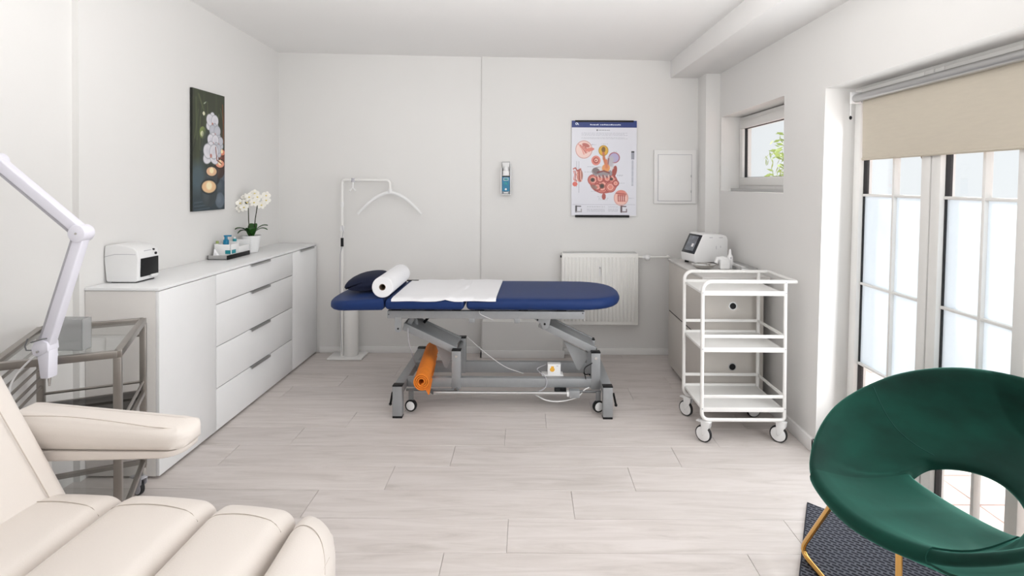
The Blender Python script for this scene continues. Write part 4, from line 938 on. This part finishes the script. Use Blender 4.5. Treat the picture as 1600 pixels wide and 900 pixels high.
an = thing('desktop_analyser', (1.32, 4.07, .864), 'white desktop device with a slanted dark touch screen on the cabinet', 'device')
b = MB(); b.M = Matrix.Translation((1.32, 4.07, 0)) @ Matrix.Rotation(.25, 4, 'Z')
prof = [(-.128, .886), (-.118, .880), (.130, .880), (.142, .89), (.146, 1.045), (.132, 1.070), (.105, 1.080), (-.045, 1.090), (-.058, 1.086), (-.132, .935)]
b.prism(prof, 'y', -.095, .095); part('housing', b, WPL, an, bevel=.007, seg=3)
n_ = Vector((-.0, 0, 0))
p0, p1 = Vector((-.1325, 0, .935)), Vector((-.058, 0, 1.087)); dd = (p1-p0).normalized(); nn = Vector((-dd.z, 0, dd.x))
def scr(a, c, w0, w1, off, th, m, nm, bev):
    b = MB(); b.M = Matrix.Translation((1.32, 4.07, 0)) @ Matrix.Rotation(.25, 4, 'Z')
    A, B_ = p0+dd*a+nn*off, p0+dd*c+nn*off
    b.hexa([A+Vector((0, w0, 0)), A+Vector((0, w1, 0)), B_+Vector((0, w1, 0)), B_+Vector((0, w0, 0)), A+Vector((0, w0, 0))+nn*th, A+Vector((0, w1, 0))+nn*th, B_+Vector((0, w1, 0))+nn*th, B_+Vector((0, w0, 0))+nn*th])
    return part(nm, b, m, an, bevel=bev)
scr(.008, .160, -.088, .088, -.002, .005, SCREEN, 'screen_bezel', .004)
scr(.028, .145, -.055, .062, .003, .0012, SCREENG, 'display', .0005)
scr(.060, .085, -.035, -.010, .0042, .0006, WPL, 'display_icon', 0)
b = MB(); b.M = Matrix.Translation((1.32, 4.07, 0)) @ Matrix.Rotation(.25, 4, 'Z')
for x, y in ((-.095, -.07), (-.095, .07), (.10, -.07), (.10, .07)): b.cyl((x, y, .8645), (x, y, .882), .016, n=14)
part('foot', b, BLACK, an)
b = MB(); b.M = Matrix.Translation((1.32, 4.07, 0)) @ Matrix.Rotation(.25, 4, 'Z'); b.box(-.01, .015, -.0965, -.0945, 1.060, 1.064); b.box(.07, .10, -.0965, -.0945, 1.058, 1.062); b.box(.045, .048, -.0965, -.0945, .975, 1.0); b.box(.082, .085, -.0965, -.0945, .985, 1.0); part('vent_slot', b, LAMPG, an)
ds = thing('metal_dish', (1.26, 3.80, .864), 'shallow oval steel dish on the cabinet in front of the device', 'dish')
b = MB(); b.lathe([(.0005, .002), (.05, .002), (.075, .012), (.095, .030), (.097, .031), (.093, .028), (.072, .016), (.05, .007), (.0005, .007)], (1.232, 3.79, .8645), 28, .85, .8); part('dish_bowl', b, CHROME, ds)
b = MB(); b.lathe([(.03, 0), (.045, .01), (.04, .018), (.0005, .02)], (1.215, 3.80, .8705), 20); part('dish_lid', b, WPL, ds)
b = MB(); b.cyl((1.262, 3.78, .872), (1.262, 3.78, .90), .012); part('dish_knob', b, CHROME, ds)
hs_ = thing('handpiece_holder', (1.37, 3.76, .864), 'white plastic handpiece holder with a slim bottle on the cabinet', 'device')
b = MB(); b.pad(rrect(1.335, 1.405, 3.745, 3.80, .012), .8645, .935, .01); part('holder_base', b, WPL, hs_)
b = MB(); b.tube([(1.315, 3.78, .905), (1.325, 3.78, .935), (1.36, 3.78, .94), (1.395, 3.775, .93)], [.014, .015, .014, .012], n=12); part('handpiece', b, WPL, hs_)
b = MB(); b.lathe([(.018, 0), (.020, .004), (.020, .085), (.010, .10), (.008, .125), (.004, .135)], (1.42, 3.80, .8645), 16); part('slim_bottle', b, WPL, hs_)
b = MB(); b.box(1.414, 1.424, 3.7785, 3.7805, .935, .945); part('bottle_mark', b, LAMPG, hs_)
tb = thing('instrument_case', (1.47, 3.80, .864), 'flat grey instrument case at the right edge of the cabinet top', 'case')
b = MB(); b.box(1.43, 1.540, 3.62, 3.97, .8645, .892); part('case_body', b, ALU, tb, bevel=.003)
b = MB(); b.box(1.45, 1.475, 3.66, 3.93, .892, .895); part('case_label', b, WPL, tb)
b = MB(); b.box(1.424, 1.431, 3.86, 3.95, .8645, .888); part('case_latch', b, BLACK, tb, bevel=.002)

# ------------------------------------------------------------------ stainless glass cart
ct = thing('steel_cart', (-1.80, 2.2, 0), 'stainless steel cart with glass shelves against the left wall', 'cart')
RR = Vector((-1.778, 2.515, 0)); FR = Vector((-1.53, 2.03, 0)); uu = Vector((-.331, -.160, 0)); 
RL = RR+uu; FLc = FR+uu*.98
zt_ = .806
def zz(p, z): return (p.x, p.y, z)
tw = .026
for p in (RR, FR, RL, FLc):
    b = MB(); b.bar(zz(p, .125), zz(p, zt_-.012), tw, tw, (uu.x, uu.y, 0)); part('post', b, STEEL, ct, bevel=.002)
for p, q in ((FR, RR), (RR, RL), (RL, FLc), (FLc, FR)):
    b = MB(); b.bar(zz(p, zt_), zz(q, zt_), tw, tw); part('top_rail', b, STEEL, ct, bevel=.002)
    for z in (.474, .150):
        b = MB(); b.bar(zz(p, z), zz(q, z), .020, .020); part('shelf_rail', b, STEEL, ct, bevel=.002)
for z in (.524,):
    for p, q in ((FR, RR), (RR, RL), (FLc, FR)): b = MB(); b.cyl(zz(p, z), zz(q, z), .006, n=10); part('guard_rod', b, STEEL, ct)
b = MB(); b.cyl(zz(RR, .74), zz(RR+uu*.16, .74), .006, n=10); part('guard_rod', b, STEEL, ct)
for z in (.735, .69, .645, .60, .56):
    b = MB(); b.cyl(zz(RL, z), zz(FLc, z), .006, n=8); part('guard_rod', b, STEEL, ct)
ins = .012
def shelfp(z, m, lab=None):
    b = MB(); cc = (RR+FR+RL+FLc)/4; Q = [p+(cc-p).normalized()*.008 for p in (FR, RR, RL, FLc)]
    b.ring_loft([[zz(p, z-.003) for p in Q], [zz(p, z+.003) for p in Q]]); part('glass_shelf', b, m, ct, label=lab)
shelfp(zt_+.002, GLASSG); shelfp(.482, GLASSB, 'dark glass shelf'); shelfp(.158, GLASSG)
for p in (RR, FR, RL, FLc):
    b = MB(); b.cyl(zz(p, .085), zz(p, .13), .011); part('caster_stem', b, CHROME, ct)
    caster(ct, p.x, p.y-.015, .088, .034, LAMPG, 1.2)
dc = thing('document_holder', (-1.728, 2.065, .81), 'grey translucent upright plastic holder on the steel cart top', 'container')
b = MB(); hx = Matrix.Translation((-1.728, 2.065, 0)) @ Matrix.Rotation(.0, 4, 'Z'); b.M = hx
w_, d_ = .054, .022
for q in ((-w_, w_, -d_, -d_+.003), (-w_, w_, d_-.003, d_), (-w_, -w_+.003, -d_, d_), (w_-.003, w_, -d_, d_)): b.box(q[0], q[1], q[2], q[3], .812, .930)
b.box(-w_, w_, -d_, d_, .812, .815); part('holder_box', b, CLEARP, dc)

# ------------------------------------------------------------------ magnifier lamp on arm
la = thing('arm_lamp', (-1.69, 1.90, .70), 'white articulated arm lamp clamped to the front rail of the steel cart', 'lamp')
YL = 1.895
pv, jt, tp = Vector((-1.685, YL, .862)), Vector((-1.554, YL, 1.270)), Vector((-1.852, YL, 1.518))
def arm2(a, c, nm, sg_=1):
    d = (c-a).normalized(); pr_ = Vector((-d.z, 0, d.x))*sg_
    b = MB(); b.bar(a+pr_*.006, c+pr_*.006, .034, .036, tuple(pr_)); o = part(nm, b, LAMPW, la, bevel=.005, seg=3)
    b = MB(); b.bar(a-pr_*.020, c-pr_*.020, .016, .010, tuple(pr_)); part('spring_rod', b, LAMPG, o, bevel=.002)
arm2(jt, pv, 'lower_arm'); arm2(jt, tp, 'upper_arm', -1)
b = MB(); b.cyl(jt-Vector((0, .024, 0)), jt+Vector((0, .024, 0)), .030, n=28); part('elbow_joint', b, LAMPW, la, bevel=.003)
b = MB(); b.cyl(jt-Vector((0, .026, 0)), jt-Vector((0, .022, 0)), .004, n=8); b.cyl(pv-Vector((0, .030, -.0)), pv-Vector((0, .022, 0)), .004, n=8); part('screw', b, CHROME, la)
b = MB(); b.cyl(tp-Vector((0, .024, 0)), tp+Vector((0, .024, 0)), .030, n=28); part('head_joint', b, LAMPW, la, bevel=.003)
b = MB(); b.prism([(-1.712, .872), (-1.700, .895), (-1.672, .900), (-1.655, .892), (-1.652, .862), (-1.690, .842), (-1.706, .850)], 'y', YL-.024, YL+.024); part('pivot_housing', b, LAMPW, la, bevel=.004)
b = MB(); b.prism([(-1.695, .850), (-1.652, .866), (-1.655, .765), (-1.684, .765)], 'y', YL-.02, YL+.02); part('socket', b, LAMPW, la, bevel=.005)
b = MB(); b.cyl((-1.668, YL, .765), (-1.668, YL, .735), .006, .003); part('mounting_pin', b, CHROME, la)
b = MB(); b.tube([(-1.66, YL-.01, .905), (-1.665, YL-.03, .907), (-1.705, YL-.03, .895)], .0025, n=6); b.tube([(-1.725, YL-.02, .905), (-1.735, YL-.02, .88), (-1.73, YL-.02, .865), (-1.705, YL-.02, .865)], .0025, n=6); part('wire_clip', b, GREYD, la)
b = MB(); b.tube(spline_open([(-1.70, YL+.01, .85), (-1.74, YL, .82), (-1.79, YL-.01, .75), (-1.80, YL-.01, .66), (-1.80, YL, .56)]), .0035, n=6); part('cable', b, WPL, la)
b = MB(); b.box(-1.722, -1.695, YL+.018, YL+.070, .785, .83); part('rail_clamp', b, LAMPW, la, bevel=.004)
b = MB(); b.tube([tp, tp+Vector((-.02, -.08, .03)), tp+Vector((-.03, -.16, .0))], .011, n=10); part('neck', b, LAMPW, la)
b = MB(); hc = tp+Vector((-.03, -.30, -.01)); b.ring_loft([[hc+Vector((rr_*math.cos(2*PI*k/28), rr_*math.sin(2*PI*k/28), zz_)) for k in range(28)] for rr_, zz_ in ((.075, -.02), (.12, -.02), (.13, 0), (.115, .025), (.08, .03), (.075, -.02))], cap0=False, cap1=False); part('lamp_head', b, LAMPW, la)

# ------------------------------------------------------------------ cream treatment chair
tcn = thing('treatment_chair', (-.95, 1.1, 0), 'cream leather reclining treatment chair with ribbed seat in the foreground', 'treatment chair')
CY0_, CY1_ = .74, 1.47
segs = [(-1.33, -1.072, .628, .625), (-1.068, -.822, .628, .612), (-.818, -.612, .606, .586), (-.608, -.478, .580, .556)]
for i, (x0, x1, za, zb) in enumerate(segs):
    def fn(x, y, z, x0=x0, x1=x1, za=za, zb=zb, i=i):
        zo = z+za+(zb-za)*(x-x0)/(x1-x0)-.62
        e = max(0, y-(CY1_-.10))/.10; zo -= .022*e*e
        if i == 3:
            k = min(1, max(0, (x-(x1-.105))/.105)); q_ = 1-math.sqrt(max(0, 1-k*k)); y = CY0_+(y-CY0_)*(CY1_-.15*q_-CY0_)/(CY1_-CY0_); zo -= .018*k*k; x += .012*math.sin(PI*(y-CY0_)/(CY1_-CY0_))
        return (x, y, zo)
    b = MB(); b.rbox(x0, x1, CY0_, CY1_, .50, .618, .040, .016, fn=fn); sg = part('seat_section', b, LEATH, tcn, ang=80)
    pts = []
    for k in range(15):
        t = k/14; x = x0+.006+(x1-x0-.012)*t; e = min(x-x0, x1-x); zz3 = .618
        if e < .040: zz3 = .618-.040+math.sqrt(max(0, .04**2-(.04-e)**2))
        yy = CY1_-.095-.01*(1-math.sin(PI*t)); u = 2*t-1; v = (yy-(CY0_+CY1_)/2)/((CY1_-CY0_)/2)
        pts.append(fn(x, yy, zz3+.016*(1-u*u)*(1-abs(v)**4)+.0008))
    b = MB(); b.tube(pts, .0011, n=5); part('stitch_line', b, SEAM, sg)
    if i == 3:
        b = MB(); b.tube([(p[0]+.0006, p[1], p[2]) for p in [fn(x1-.012, .80+.60*k/14, .618-.012+.0008) for k in range(15)]], .0011, n=5); part('stitch_line', b, SEAM, sg)
b = MB(); b.pad(rrect(-1.32, -.50, CY0_+.02, CY1_-.02, .05), .47, .525, .012); part('seat_base', b, LEATH, tcn)
# backrest
th = math.radians(61.5); bx, bz = -1.212, .575
ux_ = Vector((-math.cos(th), 0, math.sin(th))); nx_ = Vector((math.sin(th), 0, math.cos(th)))
def bk(u, v, w): p = Vector((bx, 0, bz))+ux_*v+nx_*w; return (p.x, u, p.z)
b = MB(); b.rbox(CY0_, CY1_, 0, .78, -.11, 0, .038, .012, fn=bk); br_ = part('backrest', b, LEATH, tcn, ang=70)
b = MB(); pts = [bk(CY1_-.085+.018*(1-t)**2, .012+.72*t, .0035+.008*math.sin(PI*t)**.5) for t in [k/12 for k in range(13)]]; b.tube(pts, .0013, n=5); part('stitch_line', b, SEAM, br_)
b = MB(); pts = [bk(CY0_+.085, .012+.72*t, .0035+.008*math.sin(PI*t)**.5) for t in [k/12 for k in range(13)]]; b.tube(pts, .0013, n=5); part('stitch_line', b, SEAM, br_)
# armrests
def armrest(yc, m=1):
    def fa(x, y, z):
        t = (x+1.46)/.515   # 0 left .. 1 right
        top = .806-.062*max(0, t-.3)**1.5*1.35; base = .708
        zz2 = base+(z-.0)*(top-base)
        return (x, yc+(y)*(1.0-.10*max(0, t-.6)), zz2)
    ol = rrect(-1.46, -.945, -.066, .066, .052, n=7)
    b = MB(); N = len(ol)
    rings = []
    prof = [(.020, .0), (.004, .10), (0, .3), (0, .55), (.004, .75), (.014, .90), (.028, .98), (.040, 1.0)]
    cxx, cyy = -1.2, 0
    for ins_, zt in prof:
        rings.append([fa(max(-1.46+ins_, min(-.945-ins_, p[0])) if True else 0, max(-.066+ins_, min(.066-ins_, p[1])), zt) for p in ol])
    b.ring_loft(rings); a_ = part('armrest_pad', b, LEATH, tcn, ang=60)
    b = MB(); b.ring_loft([[fa(cxx+(p[0]-cxx)*k, p[1]*k, zt) for p in ol] for k, zt in ((.90, -.30), (.955, -.28), (.972, -.22), (.972, .02))]); part('armrest_base', b, LEATH, a_, ang=60)
    b = MB(); pts = [fa(-1.44+.462*t, -.046+(.012*max(0, t-.85)/.15), .955) for t in [k/14 for k in range(15)]]; b.tube([(p[0], p[1]-.003, p[2]) for p in pts], .0013, n=5); b.tube([fa(-.978+.006*math.cos(k*PI/8-PI/2), -.034+.068*k/8, .95) for k in range(9)], .0013, n=5); part('stitch_line', b, SEAM, a_)
    b = MB(); b.bar((-1.37, yc-.02, .70), (-1.33, yc-.05, .50), .05, .012, (0, 1, 0)); part('armrest_bracket', b, WMET, tcn)
armrest(1.545); armrest(.665)
b = MB(); b.box(-1.15, -.75, .90, 1.30, .10, .47); part('lift_column', b, WMET, tcn, bevel=.02)
b = MB(); b.box(-1.35, -.60, .80, 1.40, 0, .10); part('base', b, WMET, tcn, bevel=.03)

# ------------------------------------------------------------------ rug
rc_ = Vector((1.28, 2.456, 0)); ru_ = Vector((.79, -.613, 0)); rv_ = Vector((-.553, -.833, 0))
rg_ = thing('woven_rug', (1.28, 2.1, 0), 'dark blue-grey woven door mat under the green chair', 'rug')
A_ = Vector((0, 0, 0)); B_r = Vector((.413, -.398, 0)); D_r = Vector((-.262, -.453, 0))*2.1
ang_ = math.atan2(B_r.y, B_r.x); w_r = B_r.length; Dl = Matrix.Rotation(-ang_, 3, 'Z') @ D_r
def skew(x, y, z): return (x+(y/Dl.y)*Dl.x, y, z)
b = MB(); b.pad(rrect(0, w_r, Dl.y, 0, .012, n=3), .0015, .011, .004, fn=skew); me_o = part('rug_weave', b, RUG, None)
me_o.parent = rg_; me_o.rotation_euler = (0, 0, ang_); me_o.location = rc_-Vector((1.28, 2.1, 0))
b = MB(); b.tube([skew(*q) for q in [(0.002, Dl.y+.002, .006), (w_r-.002, Dl.y+.002, .006), (w_r-.002, -.002, .006), (.002, -.002, .006)]], .0055, n=6, closed=True); e_ = part('rug_edging', b, RUGB, None)
e_.parent = rg_; e_.rotation_euler = (0, 0, ang_); e_.location = rc_-Vector((1.28, 2.1, 0))

# ------------------------------------------------------------------ green shell chair
gc = thing('green_shell_chair', (1.39, 1.75, .011), 'green velvet round shell chair with open back and gold legs', 'chair')
CC = Vector((1.385, 1.75, 0)); fv = Vector((-.97, -.24, 0)); sv = Vector((-.24, .97, 0))
K = [  # angle, rim(a,b,z), hole(a,b,z)
 (0, (.385, 0, .440), (-.02, 0, .395)), (27, (.350, .185, .458), (-.01, .165, .415)), (45, (.270, .285, .495), (-.045, .178, .440)), (68, (.135, .365, .560), (-.085, .170, .462)),
 (90, (.0, .390, .622), (-.105, .145, .478)), (120, (-.165, .335, .705), (-.135, .100, .492)), (150, (-.275, .195, .765), (-.152, .05, .500)), (180, (-.315, 0, .785), (-.158, 0, .502))]
KK = K+[(360-a, (r[0], -r[1], r[2]), (h[0], -h[1], h[2])) for a, r, h in K[-2:0:-1]]
def kint(ang):
    ang %= 360; N = len(KK)
    for i in range(N):
        a0 = KK[i][0]; a1 = KK[(i+1) % N][0] or 360
        if a0 <= ang <= a1: break
    t = (ang-a0)/(a1-a0); out = []
    for c in (1, 2):
        p0, p1, p2, p3 = [Vector(KK[(i+k) % N][c]) for k in (-1, 0, 1, 2)]
        out.append(.5*((2*p1)+(-p0+p2)*t+(2*p0-5*p1+4*p2-p3)*t*t+(-p0+3*p1-3*p2+p3)*t**3))
    return out
def cw(p): q = CC+fv*p.x+sv*p.y; return Vector((q.x, q.y, p.z))
def shell_section(a0, a1, n, name, thick=.062, grow=0):
    b = MB(); rings = []
    for i in range(n+1):
        ang = a0+(a1-a0)*i/n; rim, hole = kint(ang)
        bulge = .055*(.25+.75*min(1, abs(((ang+180) % 360)-180)/60))
        chord = rim-hole; rad = Vector((chord.x, chord.y, 0)).normalized(); nrm = (Vector((0, 0, 1))*math.hypot(chord.x, chord.y)-rad*chord.z).normalized()
        m = 9; inner = []; outer = []
        for j in range(m+1):
            t = j/m; p = hole+chord*t; sagk = math.sin(PI*t)
            crown = .012*sagk if abs(((ang+180) % 360)-180) < 40 else 0
            inner.append(p-nrm*(bulge*sagk-crown)+nrm*grow); 
            outer.append(p-nrm*(bulge*sagk+thick*(.75+.35*sagk)))
        cr0 = [];
        d = chord.normalized()
        e_in = []; mid = (inner[-1]+outer[-1])/2; rr_ = (inner[-1]-outer[-1]).length/2
        for k in range(1, 6):
            a = PI*k/6; e_in.append(mid+(inner[-1]-mid)*math.cos(a)+d*rr_*math.sin(a))
        mid = (inner[0]+outer[0])/2; rr_ = (inner[0]-outer[0]).length/2; e_h = []
        for k in range(1, 6):
            a = PI*k/6; e_h.append(mid+(outer[0]-mid)*math.cos(a)-d*rr_*math.sin(a))
        rings.append([cw(p) for p in inner+e_in+outer[::-1]+e_h])
    b.ring_loft(rings); return part(name, b, VELV, gc, ang=65)
shell_section(-30, 30, 22, 'seat', .060, .006)
shell_section(30, 330, 72, 'backrest', .052)
for a in (103, 257):
    rim, hole = kint(a); b = MB(); pts = []
    for j in range(1, 12):
        t = j/11; ch = rim-hole; rad = Vector((ch.x, ch.y, 0)).normalized(); nrm = (Vector((0, 0, 1))*math.hypot(ch.x, ch.y)-rad*ch.z).normalized(); pts.append(cw(hole+ch*t-nrm*(.055*math.sin(PI*t)-.0006)))
    b.tube(pts, .0014, n=5); part('seam', b, VSEAM, gc)
def rod(pts, nm='leg'):
    b = MB(); b.tube(pts, .0095, n=12); part(nm, b, GOLD, gc)
def bend(p, q, r, s_, n=5):   # rounded corner at q between p and s_
    P_, Q_, R_ = Vector(p), Vector(q), Vector(s_); a = Q_+(P_-Q_).normalized()*r; c = Q_+(R_-Q_).normalized()*r
    return [tuple((1-t)**2*a+2*t*(1-t)*Q_+t*t*c) for t in [k/n for k in range(n+1)]]
def sled(A, FA, FB, B_): rod([A]+bend(A, FA, .07, FB)+bend(FA, FB, .05, B_)+[B_])
z_ = .021
sled((1.07, 1.855, .385), (1.075, 2.115, z_), (1.107, 1.60, z_), (1.12, 1.62, .37))
sled((1.43, 1.86, .345), (1.655, 2.12, z_), (1.64, 1.45, z_), (1.45, 1.62, .345))
